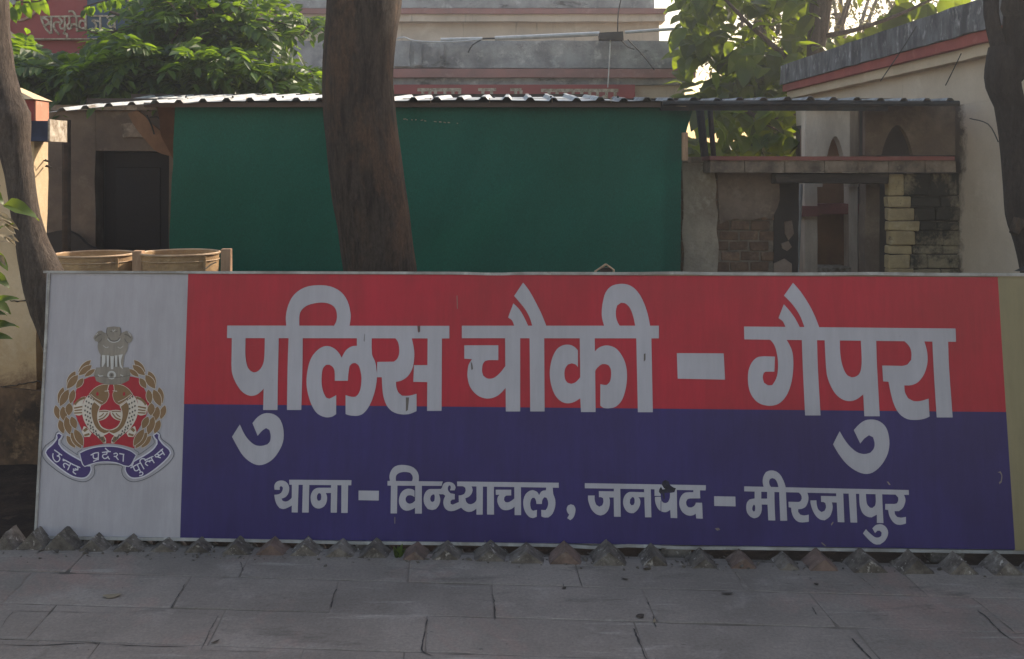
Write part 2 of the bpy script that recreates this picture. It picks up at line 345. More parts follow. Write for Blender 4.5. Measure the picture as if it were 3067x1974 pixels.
MT['damp_plinth'] = surf('black_damp_plaster', (0.20, 0.12, 0.07), (0.05, 0.035, 0.028), (0.30, 0.19, 0.11), 5, 0.95, (55, 0.7, 0.012))
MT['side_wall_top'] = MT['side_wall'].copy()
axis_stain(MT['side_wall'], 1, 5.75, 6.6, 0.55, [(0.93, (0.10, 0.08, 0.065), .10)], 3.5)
# ================================================================== the sign board
BL, BR = at(107, 1607, 3.86), at(3040, 1650, 3.70)
TL, TR = at(137, 812, 3.97), at(2988, 822, 3.807)
ux = (BR - BL).normalized()
nn = ux.cross((TL - BL)).normalized()          # towards the back
if nn.y < 0: nn = -nn
vz = nn.cross(ux).normalized()
if vz.z < 0: vz = -vz
CAMP = Vector((0, 0, CAMZ))
SROT = Matrix((ux, nn, vz)).transposed()       # columns are the local axes
def sp(px, py):
    "photo position -> sign coordinates (u along the board, v up it)"
    d = Vector(((px - CX) / FPX, 1, (HY - py) / FPX))
    t = (BL - CAMP).dot(nn) / d.dot(nn)
    q = CAMP + d * t - BL
    return (q.dot(ux), q.dot(vz))
sign = empty('police_post_sign', BL, 'long leaning police sign board with red and navy bands and a crest on white', 'sign')
sign.rotation_mode = 'QUATERNION'; sign.rotation_quaternion = SROT.to_quaternion()

def smooth_poly(p, k=3, ang=36):
    n = len(p); P = [Vector(q) for q in p]
    L = [(P[(i+1) % n] - P[i]).length for i in range(n)]
    med = sorted(L)[n // 2]
    if n < 6: return p
    tang = []
    for i in range(n):
        a = P[i] - P[i-1]; b = P[(i+1) % n] - P[i]
        if a.length < 1e-9 or b.length < 1e-9: tang.append(None); continue
        if a.angle(b) > math.radians(ang): tang.append(None)
        elif a.length > 2.6 * b.length: tang.append(a.normalized())
        elif b.length > 2.6 * a.length: tang.append(b.normalized())
        else: tang.append((a + b).normalized())
    out = []
    for i in range(n):
        j = (i + 1) % n; out.append(tuple(P[i]))
        seg = P[j] - P[i]
        if L[i] > 4.0 * med or (tang[i] is None and tang[j] is None): continue
        t0 = (tang[i] or seg.normalized()) * L[i]; t1 = (tang[j] or seg.normalized()) * L[i]
        if tang[i] is not None and seg.normalized().dot(tang[i]) < 0.6: continue
        for s in range(1, k):
            u = s / k
            q = P[i]*(2*u**3-3*u*u+1) + t0*(u**3-2*u*u+u) + P[j]*(-2*u**3+3*u*u) + t1*(u**3-u*u)
            out.append(tuple(q))
    return out
def inside(pt, poly):
    x, y = pt; c = False; n = len(poly); j = n - 1
    for i in range(n):
        xi, yi = poly[i]; xj, yj = poly[j]
        if (yi > y) != (yj > y) and x < (xj - xi) * (y - yi) / (yj - yi) + xi: c = not c
        j = i
    return c
def flat(name, mat, polys, holes=(), h=0.001, parent=None, proj=None, T=None, smooth=True, thick=0.0):
    """thin sheet of any number of overlapping outlines minus holes.
    T = (ox, oy, scale) turns outline coordinates into photo coordinates"""
    ox, oy, s = T or (0, 0, 1)
    conv = lambda poly: [ (proj or sp)(x / s + ox, y / s + oy) for x, y in (smooth_poly(poly) if smooth else poly)]
    PP = [conv(p) for p in polys]; HH = [conv(p) for p in holes]
    vs, es = [], []
    for p in PP + HH:
        b = len(vs); vs += [Vector(q) for q in p]; es += [(b + i, b + (i+1) % len(p)) for i in range(len(p))]
    r = delaunay_2d_cdt(vs, es, [], 0, 1e-6)
    V, F = r[0], []
    for f in r[2]:
        c = (sum(V[i].x for i in f) / len(f), sum(V[i].y for i in f) / len(f))
        if any(inside(c, p) for p in PP) and not any(inside(c, p) for p in HH): F.append(tuple(f))
    used = sorted({i for f in F for i in f}); mp = {k: i for i, k in enumerate(used)}
    me = bpy.data.meshes.new(name)
    me.from_pydata([(V[k].x, -h, V[k].y) for k in used], [], [tuple(mp[i] for i in f) for f in F])
    bm = bmesh.new(); bm.from_mesh(me)
    for f in bm.faces:
        if f.normal.y > 0: f.normal_flip()
    if thick:
        r2 = bmesh.ops.extrude_face_region(bm, geom=list(bm.faces))
        for v in r2['geom']:
            if isinstance(v, bmesh.types.BMVert): v.co.y += thick
        bmesh.ops.recalc_face_normals(bm, faces=bm.faces)
    bm.to_mesh(me); bm.free(); me.materials.append(mat)
    o = bpy.data.objects.new(name, me); COL.objects.link(o)
    if parent: o.parent = parent
    return o
def stroke(pts, w, closed=False):
    "outline of a pen stroke"
    P = [Vector(p) for p in pts]; n = len(P); l, r = [], []
    for i in range(n):
        if closed: a, b = P[i-1], P[(i+1) % n]
        else: a, b = P[max(i-1, 0)], P[min(i+1, n-1)]
        d = (b - a).normalized(); q = Vector((-d.y, d.x)) * (w / 2)
        l.append(tuple(P[i] + q)); r.append(tuple(P[i] - q))
    if closed: return [l, r]
    return l + r[::-1]
def path_pts(p, k=3):
    "smooth open path"
    P = [Vector(q) for q in p]; out = []
    for i in range(len(P) - 1):
        a, b = P[max(i-1, 0)], P[min(i+2, len(P)-1)]
        m0 = (P[i+1] - a) * 0.5; m1 = (b - P[i]) * 0.5
        for s in range(k):
            u = s / k
            out.append(tuple(P[i]*(2*u**3-3*u*u+1) + m0*(u**3-2*u*u+u) + P[i+1]*(-2*u**3+3*u*u) + m1*(u**3-u*u)))
    return out + [tuple(P[-1])]

# board, panels, frame
U1 = sp(3200, 1700)[0]
V1 = (sp(137, 812)[1] + sp(2988, 822)[1]) / 2
def sbox(name, mat, a, b, jit=0, bevel=0): return sign_child(MB().box(a, b, jit).mesh(name, mat, bevel=bevel), name)
def sign_child(me, name):
    o = bpy.data.objects.new(name, me); COL.objects.link(o); o.parent = sign; return o
sbox('backing_board', MT['board_back'], (0.004, 0.004, 0.004), (U1 - 0.004, 0.022, V1 - 0.004))
def uv_panel(name, mat, quad, h):
    "printed sheet with a slight ripple"
    (x0, y0), (x1, y1), (x2, y2), (x3, y3) = [sp(*q) for q in quad]   # tl tr br bl
    m = MB(); nx, nz = 60, 14; vs = []
    for j in range(nz + 1):
        for i in range(nx + 1):
            a, b = i / nx, j / nz
            x = (x0*(1-a)+x1*a)*(1-b) + (x3*(1-a)+x2*a)*b; y = (y0*(1-a)+y1*a)*(1-b) + (y3*(1-a)+y2*a)*b
            vs.append((x, -h, y))
    fs = [(j*(nx+1)+i, (j+1)*(nx+1)+i, (j+1)*(nx+1)+i+1, j*(nx+1)+i+1) for j in range(nz) for i in range(nx)]
    m.add(vs, fs); me = bpy.data.meshes.new(name); me.from_pydata(m.v, [], m.f); me.materials.append(mat)
    return sign_child(me, name)
uv_panel('white_panel', MT['white'], ((140, 818), (566, 822), (541, 1610), (112, 1604)), 0.0)
uv_panel('red_panel', MT['red'], ((564, 820), (2988, 830), (3013, 1235), (551, 1211)), 0.0008)
uv_panel('navy_panel', MT['blue'], ((552, 1210), (3013, 1234), (3040, 1646), (540, 1611)), 0.0016)
uv_panel('khaki_panel', MT['khaki'], ((2985, 826), (3180, 827), (3235, 1655), (3037, 1650)), 0.0004)
# aluminium edging with small kinks
def edging(name, y_top, y_bot, px0, px1, kinks):
    m = MB(); n = 60; pts = []
    for i in range(n + 1):
        px = px0 + (px1 - px0) * i / n
        k = sum(a * math.exp(-((px - c) / w) ** 2) for c, w, a in kinks)
        yt = y_top[0] + (y_top[1] - y_top[0]) * i / n + k; yb = y_bot[0] + (y_bot[1] - y_bot[0]) * i / n + k
        pts.append((sp(px, yt), sp(px, yb)))
    vs = []
    for (a, b) in pts:
        vs += [(a[0], -0.007, a[1]), (b[0], -0.007, b[1]), (b[0], 0.026, b[1]), (a[0], 0.026, a[1])]
    fs = []
    for i in range(n):
        for k in range(4):
            fs.append((i*4+k, i*4+(k+1) % 4, (i+1)*4+(k+1) % 4, (i+1)*4+k))
    fs += [(0, 3, 2, 1), (n*4, n*4+1, n*4+2, n*4+3)]
    m.add(vs, fs); return sign_child(m.mesh(name, MT['alu']), name)
edging('edge_trim', (811, 818), (818, 828), 132, 3185, ((1480, 60, 3), (2600, 120, -2), (2020, 80, -2)))
edging('edge_trim', (1604, 1652), (1613, 1661), 104, 3240, ((1060, 140, 2), (1770, 60, 5), (1900, 40, -3), (2080, 90, 2), (560, 60, -1)))
(a0, b0), (a1, b1) = sp(107, 1604), sp(137, 818)
sbox('edge_trim', MT['alu'], (-0.004, -0.007, b0 + 0.001), (0.006, 0.026, b1 - 0.001))
sbox('edge_trim', MT['alu'], (U1 - 0.01, -0.007, 0.012), (U1, 0.026, V1 - 0.012))

Lh = 0.0032
def word(name, polys, holes, T, h=Lh, mat='letter'): return flat(name, MT[mat], polys, holes, h, sign, None, T)
TA = (640, 820, 2.566)
word('lettering', [
 [(106,398),(1812,400),(1812,497),(104,494)],
 [(560,402),(556,330),(575,240),(620,160),(700,105),(800,88),(900,98),(980,140),(1030,210),(1053,300),(1053,350),(1045,402),(925,402),(945,360),(948,310),(935,265),(900,235),(850,222),(790,225),(730,240),(690,265),(668,295),(660,330),(660,402)],
 [(142,480),(140,600),(140,740),(155,800),(185,860),(225,910),(280,937),(330,930),(370,900),(386,882),(382,1046),(492,1046),(495,800),(502,480),(395,480),(392,620),(385,680),(365,725),(335,752),(310,758),(285,745),(262,715),(248,650),(245,600),(247,480)],
 [(578,480),(686,480),(684,700),(675,1046),(565,1046),(570,700)],
 [(1102,480),(1102,553),(1060,558),(1020,585),(1000,615),(985,645),(965,610),(930,575),(880,555),(830,565),(780,605),(745,660),(725,730),(715,810),(718,880),(735,955),(760,1020),(800,1075),(860,1102),(910,1098),(943,1078),(943,932),(915,948),(890,960),(865,950),(845,910),(832,850),(832,780),(842,725),(865,700),(890,698),(915,715),(930,745),(932,822),(1033,822),(1036,770),(1045,710),(1065,690),(1090,685),(1115,705),(1130,750),(1137,800),(1130,880),(1112,925),(1090,945),(1060,945),(1015,932),(1015,1078),(1050,1088),(1110,1090),(1155,1070),(1200,1010),(1235,920),(1252,840),(1256,790),(1253,730),(1240,670),(1218,618),(1216,480)],
 [(1645,480),(1755,480),(1752,1053),(1641,1053)], [(1540,702),(1650,702),(1650,832),(1535,830)],
 [(1385,480),(1415,520),(1427,570),(1425,620),(1410,655),(1385,675),(1258,677),(1256,795),(1293,795),(1297,870),(1305,940),(1330,1010),(1370,1055),(1430,1078),(1500,1078),(1560,1055),(1560,922),(1500,937),(1450,937),(1420,910),(1405,870),(1402,830),(1440,822),(1490,790),(1525,735),(1540,670),(1542,590),(1520,480)],
 [(383,1075),(340,1100),(300,1147),(340,1245),(375,1205),(405,1185),(430,1200),(440,1240),(435,1285),(415,1310),(370,1322),(320,1315),(270,1275),(235,1225),(203,1157),(143,1252),(185,1330),(230,1400),(290,1450),(350,1470),(410,1455),(460,1420),(505,1360),(535,1290),(540,1220),(530,1160),(505,1110),(465,1080),(420,1070)],
], [[(1249,700),(1254,685),(1257,700),(1256,760),(1252,740)], [(1566,400),(1588,400),(1588,440),(1580,452),(1570,445)]], TA)
TB = (1350, 820, 3.4215)
word('lettering', [
 [(115,532),(2132,532),(2132,662),(115,660)],
 [(742,90),(650,228),(700,285),(760,360),(805,440),(840,545),(984,545),(930,410),(860,270),(800,165)],
 [(642,303),(588,448),(630,480),(655,545),(799,545),(750,440),(700,360)],
 [(140,733),(488,733),(488,885),(390,885),(350,895),(328,930),(322,1000),(335,1045),(370,1070),(405,1075),(450,1062),(510,1010),(560,945),(558,640),(712,640),(712,1410),(565,1410),(563,1170),(500,1235),(440,1268),(370,1278),(300,1260),(240,1215),(195,1150),(173,1060),(173,1000),(185,930),(218,875),(140,870)],
 [(808,640),(958,640),(962,1410),(815,1410)],
 [(1322,640),(1475,640),(1477,795),(1520,755),(1580,735),(1640,740),(1700,770),(1755,840),(1790,920),(1805,1010),(1803,1110),(1785,1210),(1750,1300),(1700,1355),(1640,1376),(1570,1375),(1532,1350),(1533,1130),(1570,1138),(1600,1138),(1630,1105),(1642,1050),(1640,980),(1620,940),(1590,927),(1550,927),(1510,955),(1480,1000),(1484,1416),(1335,1416),(1327,1275),(1260,1315),(1190,1327),(1120,1300),(1065,1235),(1030,1140),(1015,1040),(1020,950),(1045,850),(1090,770),(1150,732),(1220,728),(1270,750),(1303,785),(1303,958),(1280,930),(1240,917),(1200,930),(1175,965),(1165,1020),(1172,1080),(1195,1115),(1235,1128),(1280,1110),(1327,1060)],
 [(1900,640),(2055,640),(2070,1418),(1917,1418)],
 [(1575,545),(1550,450),(1548,370),(1560,280),(1585,195),(1640,130),(1720,105),(1800,108),(1870,140),(1930,205),(1980,300),(2020,420),(2044,545),(1892,545),(1870,440),(1835,350),(1790,305),(1745,297),(1705,325),(1692,380),(1695,450),(1712,500),(1740,545)],
], [], TB)
TC = (2000, 820, 2.4833)
word('lettering', [
 [(67,590),(415,592),(425,787),(73,780)],
 [(566,392),(2138,407),(2142,506),(568,488)],
 [(930,67),(863,163),(915,215),(960,275),(990,330),(1018,405),(1128,405),(1095,320),(1050,230),(985,130)],
 [(862,226),(822,330),(855,355),(878,405),(985,405),(945,330),(905,275)],
 [(740,470),(785,520),(805,570),(818,650),(815,740),(800,790),(775,828),(745,830),(715,810),(705,770),(712,738),(730,728),(792,728),(796,616),(680,616),(635,645),(605,700),(595,760),(600,840),(620,900),(660,950),(710,975),(780,980),(840,955),(890,890),(920,800),(932,700),(930,610),(915,550),(870,470)],
 [(995,475),(1108,475),(1115,700),(1135,1053),(1020,1053),(1003,700)],
 [(1165,480),(1170,600),(1180,740),(1200,810),(1240,885),(1290,930),(1345,947),(1400,935),(1452,897),(1460,1059),(1575,1059),(1555,700),(1548,480),(1433,480),(1440,620),(1438,690),(1425,740),(1395,765),(1365,770),(1330,750),(1300,690),(1282,600),(1278,480)],
 [(1740,485),(1795,540),(1810,590),(1808,640),(1780,675),(1740,685),(1593,682),(1600,800),(1640,803),(1655,880),(1680,970),(1720,1040),(1780,1080),(1850,1086),(1905,1078),(1945,1062),(1938,928),(1880,945),(1830,947),(1785,925),(1762,880),(1757,830),(1810,828),(1860,805),(1905,745),(1928,670),(1930,610),(1922,555),(1900,485)],
 [(1965,485),(2082,485),(2090,700),(2117,1068),(1998,1068),(1975,700)],
 [(1465,1090),(1420,1120),(1382,1162),(1430,1262),(1460,1225),(1495,1200),(1525,1215),(1537,1260),(1530,1300),(1505,1330),(1460,1340),(1410,1328),(1360,1290),(1315,1235),(1277,1170),(1227,1268),(1270,1340),(1325,1410),(1390,1460),(1460,1487),(1520,1478),(1580,1430),(1625,1360),(1645,1290),(1643,1210),(1620,1140),(1575,1098),(1520,1083)],
], [], TC)
T1 = (800, 1380, 4.786)
word('lettering', [
 [(320,270),(1212,276),(1208,350),(322,342)],
 [(110,412),(108,350),(135,305),(185,283),(240,285),(290,315),(318,370),(318,430),(300,480),(265,520),(210,540),(225,570),(260,582),(300,575),(335,550),(357,520),(358,330),(455,330),(442,740),(355,738),(357,640),(310,665),(240,690),(180,675),(140,620),(118,560),(105,485),(160,480),(200,460),(225,420),(230,385),(215,365),(195,362),(183,380),(185,415)],
 [(515,330),(608,330),(600,740),(505,740)],
 [(920,330),(1010,330),(1003,742),(915,742)],
 [(925,385),(740,385),(690,400),(650,440),(628,500),(630,570),(650,630),(690,670),(745,683),(800,665),(840,625),(862,560),(860,500),(845,461),(925,460)],
 [(1068,330),(1165,330),(1157,745),(1065,745)],
], [[(745,460),(722,490),(718,540),(730,568),(752,572),(775,555),(780,510),(772,470)]], T1)
word('lettering', [[(1313,425),(1605,428),(1603,568),(1313,563)]], [], T1)
T2 = (1260, 1380, 4.786); sh = 460 * 4.786
s1 = lambda p: [(x - sh, y) for x, y in p]
word('lettering', [
 [(1728-sh,287),(318,295),(300,358),(1728-sh,354)],
 s1([(1765,300),(1755,220),(1775,150),(1820,90),(1890,62),(1980,60),(2080,85),(2145,140),(2175,210),(2175,300),(2073,300),(2090,250),(2080,205),(2050,170),(1990,158),(1920,165),(1870,190),(1848,225),(1848,300)]),
 s1([(1778,340),(1870,340),(1863,752),(1772,752)]),
 s1([(2125,340),(2220,340),(2220,755),(2122,755)]),
 s1([(2115,520),(2115,425),(2080,405),(2020,398),(1960,420),(1915,470),(1892,550),(1897,620),(1930,680),(1980,710),(2030,712),(2085,692),(2135,664),(2135,560),(2090,600),(2045,615),(2010,600),(1988,565),(1990,530),(2010,500),(2045,492),(2085,500)]),
 [(305,402),(140,403),(90,425),(55,480),(43,560),(60,630),(105,690),(165,703),(220,690),(260,640),(283,570),(275,510),(262,478),(330,478)],
 [(262,478),(320,478),(355,500),(332,550),(326,610),(345,670),(385,708),(440,720),(500,708),(580,670),(550,590),(500,610),(460,628),(430,615),(428,580),(450,555),(490,552),(490,475),(430,465),(398,430),(390,385),(405,352),(425,352),(433,380),(420,422),(488,422),(502,385),(490,345),(450,312),(400,302),(350,312),(322,338),(305,385),(290,402),(262,402)],
 [(522,295),(1978,313),(1980,385),(525,362)],
 [(590,350),(640,385),(645,430),(625,475),(585,490),(545,495),(548,590),(500,612),(520,680),(580,668),(620,705),(680,730),(740,722),(800,685),(800,770),(890,770),(893,355),(800,355),(802,550),(770,600),(720,622),(680,612),(652,580),(642,535),(690,515),(725,480),(745,430),(742,395),(722,350)],
 [(952,355),(1050,355),(1052,770),(952,768)],
 [(1075,413),(1298,413),(1298,495),(1225,497),(1200,520),(1195,560),(1215,590),(1250,595),(1295,575),(1343,540),(1343,360),(1437,360),(1440,777),(1347,777),(1347,655),(1300,690),(1220,707),(1160,690),(1120,640),(1100,580),(1105,520),(1130,485),(1078,487)],
 [(1800,370),(1797,422),(1750,428),(1720,450),(1698,490),(1670,445),(1610,418),(1560,430),(1510,470),(1480,530),(1470,600),(1480,680),(1510,750),(1560,805),(1610,820),(1665,800),(1667,700),(1640,708),(1610,715),(1582,690),(1570,620),(1580,560),(1600,530),(1630,528),(1650,560),(1660,617),(1738,617),(1745,560),(1770,522),(1800,525),(1820,560),(1828,610),(1815,670),(1790,705),(1728,702),(1730,795),(1770,810),(1830,810),(1880,770),(1915,700),(1932,620),(1925,540),(1900,470),(1893,370)],
], [[(180,478),(150,500),(138,545),(150,580),(175,590),(198,570),(203,520),(198,485)]], T2)
word('lettering', [[(2150,622),(2110,640),(2092,690),(2105,740),(2130,770),(2100,820),(2145,850),(2190,810),(2215,740),(2217,680),(2195,635)]], [], T2)
T3 = (1720, 1400, 4.602)
word('lettering', [
 [(145,215),(1190,232),(1205,250),(1180,285),(1170,300),(145,285)],
 [(1200,225),(1235,285),(1255,295),(1215,302),(1198,270)],
 [(1315,235),(1812,243),(1810,315),(1400,308),(1398,285),(1360,270)],
 [(190,385),(280,385),(282,450),(300,510),(345,540),(385,520),(402,470),(395,420),(370,408),(340,408),(338,325),(545,328),(545,275),(633,275),(640,678),(547,676),(543,412),(480,412),(490,450),(487,520),(465,590),(420,640),(360,660),(300,640),(240,580),(205,500),(190,440)],
 [(960,280),(1053,280),(1062,685),(975,685)],
 [(970,340),(780,335),(730,350),(690,395),(672,460),(680,530),(715,595),(765,625),(820,627),(865,590),(900,530),(910,470),(900,430),(880,408),(970,408)],
 [(1105,285),(1172,285),(1165,335),(1190,365),(1190,392),(1105,390)],
 [(1112,405),(1190,402),(1200,455),(1230,485),(1265,488),(1295,470),(1315,420),(1318,350),(1380,340),(1395,295),(1412,308),(1418,697),(1328,693),(1322,582),(1270,612),(1215,610),(1160,575),(1125,510),(1112,450)],
 [(1640,300),(1730,300),(1735,425),(1600,425),(1560,435),(1540,470),(1545,515),(1570,545),(1610,550),(1650,530),(1670,500),(1672,483),(1760,485),(1770,705),(1680,700),(1672,635),(1640,655),(1590,663),(1530,645),(1480,600),(1450,530),(1447,460),(1470,395),(1515,350),(1570,340),(1640,340)],
], [[(795,408),(768,440),(765,490),(785,518),(815,515),(830,480),(828,430),(815,408)], [(1190,455),(1199,455),(1197,612),(1189,612)]], T3)
word('lettering', [[(1925,395),(2218,400),(2222,535),(1928,528)]], [], T3)
word('torn_print', [[(1205,240),(1180,290),(1170,315),(1172,345),(1192,362),(1250,350),(1315,345),(1375,335),(1400,285),(1360,275),(1318,245),(1300,190),(1255,170),(1215,195)],
  [(1210,360),(1240,350),(1250,420),(1235,440)]], [], T3, 0.0026, 'torn')
T4 = (2200, 1390, 4.273)
word('lettering', [
 [(122,283),(2225,330),(2228,392),(122,347)],
 [(255,335),(340,335),(340,440),(415,440),(415,340),(508,340),(510,500),(520,720),(430,718),(420,517),(345,515),(347,570),(335,630),(300,675),(250,692),(200,670),(160,620),(148,550),(158,490),(190,450),(255,437)],
 [(568,345),(655,345),(672,722),(583,722)],
 [(372,300),(358,220),(370,150),(400,100),(450,80),(510,85),(570,120),(610,180),(640,250),(655,305),(562,305),(545,235),(515,190),(480,177),(450,190),(440,225),(448,265),(472,300)],
 [(805,350),(850,395),(858,440),(840,475),(810,483),(688,480),(690,550),(722,555),(730,620),(760,690),(810,735),(870,745),(948,735),(947,645),(890,655),(840,645),(812,610),(812,575),(860,570),(910,540),(940,470),(942,410),(925,352)],
 [(968,462),(1045,462),(1050,520),(1070,580),(1110,612),(1150,595),(1168,550),(1160,500),(1140,485),(1105,482),(1103,405),(1298,410),(1298,360),(1387,360),(1403,743),(1318,740),(1305,490),(1243,487),(1253,540),(1245,600),(1215,670),(1150,718),(1090,705),(1030,650),(990,570),(970,500)],
 [(1457,365),(1550,365),(1567,747),(1480,745)],
 [(1592,370),(1595,480),(1605,550),(1640,630),(1700,672),(1750,680),(1818,645),(1818,750),(1903,753),(1890,500),(1885,370),(1800,370),(1805,480),(1795,530),(1760,560),(1730,555),(1695,515),(1682,450),(1678,370)],
 [(2045,375),(2090,425),(2092,460),(2075,500),(2040,508),(1925,507),(1925,580),(1963,585),(1975,650),(2010,720),(2060,765),(2120,775),(2190,758),(2190,673),(2130,683),(2080,675),(2050,640),(2045,600),(2100,600),(2150,560),(2180,490),(2182,440),(2160,378)],
 [(1830,770),(1795,785),(1760,820),(1795,880),(1825,850),(1855,848),(1880,875),(1875,915),(1845,935),(1800,935),(1755,905),(1710,865),(1678,830),(1640,885),(1690,940),(1740,990),(1800,1025),(1860,1025),(1915,985),(1955,920),(1962,860),(1935,805),(1885,770)],
], [[(245,515),(228,545),(225,580),(240,605),(258,600),(263,555),(258,525)]], T4)
# scratches and scuffs in the vinyl
word('scratch', [[(2986,1414),(2996,1411),(3001,1424),(2999,1444),(2992,1450),(2991,1444),(2996,1440),(2998,1424),(2994,1416)],[(2140,1582),(2152,1580),(2157,1586),(2148,1589)],
  [(2655,1442),(2660,1442),(2667,1452),(2662,1452)],[(1182,1548),(1184,1548),(1184,1568),(1182,1568)],[(1452,1618),(1454,1618),(1453,1632),(1451,1632)],
  [(2458,1625),(2462,1624),(2474,1634),(2470,1636)],[(1368,885),(1370,885),(1371,925),(1369,925)],[(2443,1002),(2449,1000),(2450,1012),(2446,1012)],[(2488,1570),(2494,1562),(2496,1564),(2490,1574)]], [], None, 0.0030, 'grey_print')
word('stain', [[(1252,976),(1258,976),(1258,994),(1254,997)],[(1092,1000),(1093,1000),(1092,1024),(1090,1020)],[(1928,1060),(1933,1058),(1933,1078),(1928,1083)],
   [(1410,1082),(1415,1090),(1417,1105),(1412,1108)],[(1216,1190),(1226,1190),(1222,1228),(1216,1232)]], [], None, 0.0040, 'grey_dark_print')

# ---- crest (coordinates in two enlargements)
TE = (110, 950, 2.961); TF = (120, 1240, 5.698)
cc = lambda y: 672 - (y - 400) * 0.045
mir = lambda p: [(2 * cc(y) - x, y) for x, y in p][::-1]
def F2(name, mat, polys, h, T=TE, holes=(), both=False, parent=None):
    if both: polys = list(polys) + [mir(p) for p in polys]; holes = list(holes) + [mir(p) for p in holes]
    return flat(name, MT[mat], polys, holes, h, parent or crest, None, T)
crest = flat('crest', MT['red'], [[(400,560),(500,525),(820,525),(905,540),(985,700),(1000,780),(960,900),(900,1000),(865,1080),(868,1165),(760,1135),(640,1120),(530,1135),(412,1160),(420,1070),(400,1000),(350,880),(325,780),(350,650)]], [], 0.0012, sign, None, TE)
def leaf_out(a, b, w, g=0.0):
    a, b = Vector(a), Vector(b); d = (b - a); L = d.length; d.normalize(); q = Vector((-d.y, d.x))
    return [tuple(a + d * (L * t - (g if t == 0 else 0) + (g if t == 1 else 0)) + q * s * (w / 2 * f + g)) for t, f, s in
      ((0, 0, 0), (.15, .5, 1), (.35, .9, 1), (.55, 1, 1), (.8, .7, 1), (1, 0, 0), (.8, .7, -1), (.55, 1, -1), (.35, .9, -1), (.15, .5, -1))]
LV = [((370,490),(482,380),46),((372,514),(490,425),50),((425,528),(520,460),36),((268,615),(345,478),54),((270,634),(368,512),58),((352,630),(415,540),46),
 ((196,765),(238,620),50),((208,790),(285,640),60),((300,768),(332,640),50),((197,905),(170,780),50),((245,922),(235,790),60),((287,872),(292,760),60),
 ((240,1032),(205,910),54),((297,1042),(262,880),62),((350,990),(310,880),56),((345,1158),(268,1050),50),((397,1162),(305,1020),60),((415,1142),(338,990),60)]
order = 0
for i, (a, b, w) in enumerate(LV):
    p = leaf_out(a, b, w * 1.08, 0.0); q = leaf_out(a, b, w * 1.08, 4.2); h = 0.0016 + 0.00008 * i
    for f in (lambda t: t, mir):
        F2('leaf_outline', 'pale_print', [f(q)], h); F2('wreath_leaf', 'brown_print', [f(p)], h + 0.00004)
# fishes
head = [(644,598),(600,598),(555,608),(505,640),(468,684),(520,738),(572,778),(610,755),(632,720),(641,680),(630,645)]
body = [(462,690),(430,735),(408,800),(412,870),(436,940),(480,1005),(540,1065),(588,1118),(612,1118),(612,1080),(592,1050),(640,1022),(652,1000),(610,990),(570,965),(545,910),(542,850),(568,785),(515,742)]
F2('fish_outline', 'pale_print', [[(x + (x - 560) * 0.05, y + (y - 690) * 0.05) for x, y in head], [(x - 4 if x < 520 else x + 4, y) for x, y in body]], 0.0018, both=True)
F2('fish_head', 'brown_print', [head], 0.0026); F2('fish_head', 'brown_print', [mir(head)], 0.0026)
F2('fish', 'brown_print', [[(512,752),(560,792),(540,850),(541,912),(568,972),(610,998),(648,1004),(636,1018),(600,1030),(560,1010),(520,965),(498,900),(488,840),(492,785)],
   [(570,1060),(596,1056),(608,1085),(604,1112),(588,1112),(558,1075)]], 0.0024, both=True)
F2('fish_outline', 'pale_print', [stroke(path_pts([(470,690),(520,742),(575,780)]), 7), stroke(path_pts([(482,684),(530,722),(590,752)]), 5), stroke([(640,600),(630,650)], 5), stroke([(605,656),(645,652)], 6)], 0.0030, both=True)
dots = []
for r in range(11):
    t = r / 10
    for c_, off in ((0, -26), (1, 0), (2, 26)):
        bx = [(455,705),(436,745),(428,785),(424,825),(428,865),(438,905),(452,945),(478,980),(505,1015),(535,1040),(560,1062)][r]
        x = bx[0] + 8 + (c_) * 22 - t * 6; y = bx[1] + c_ * 12 + (t * 8)
        dots.append([(x-7,y),(x-3,y-9),(x+4,y-9),(x+8,y),(x+4,y+9),(x-3,y+9)])
F2('fish_scale', 'grey_dark_print', dots, 0.0030, both=True)
F2('fish_fin', 'pale_print', [[(440,700),(395,712),(350,750),(325,785),(330,860),(375,872),(410,860),(412,760)], [(545,830),(600,822),(652,828),(640,870),(600,905),(540,922)], [(420,965),(450,980),(490,1030),(470,1060),(425,1062),(400,1020)]], 0.0020, both=True)
F2('fish_fin', 'brown_print', [stroke([(432,712),(375,735),(338,775)], 20), stroke([(408,792),(335,806)], 13), stroke([(405,820),(338,828)], 11), stroke([(405,846),(335,850)], 12),
   stroke(path_pts([(555,838),(600,834),(638,838)]), 9), stroke(path_pts([(550,910),(595,890),(630,850)]), 11), stroke(path_pts([(556,884),(580,870),(598,850)]), 9), stroke([(420,1010),(450,985)], 24), stroke([(425,1048),(470,1035)], 18)], 0.0028, both=True)
F2('fish_eye', 'red', [[(532,668),(542,662),(552,670),(552,690),(542,698),(530,690)]], 0.0030, both=True)
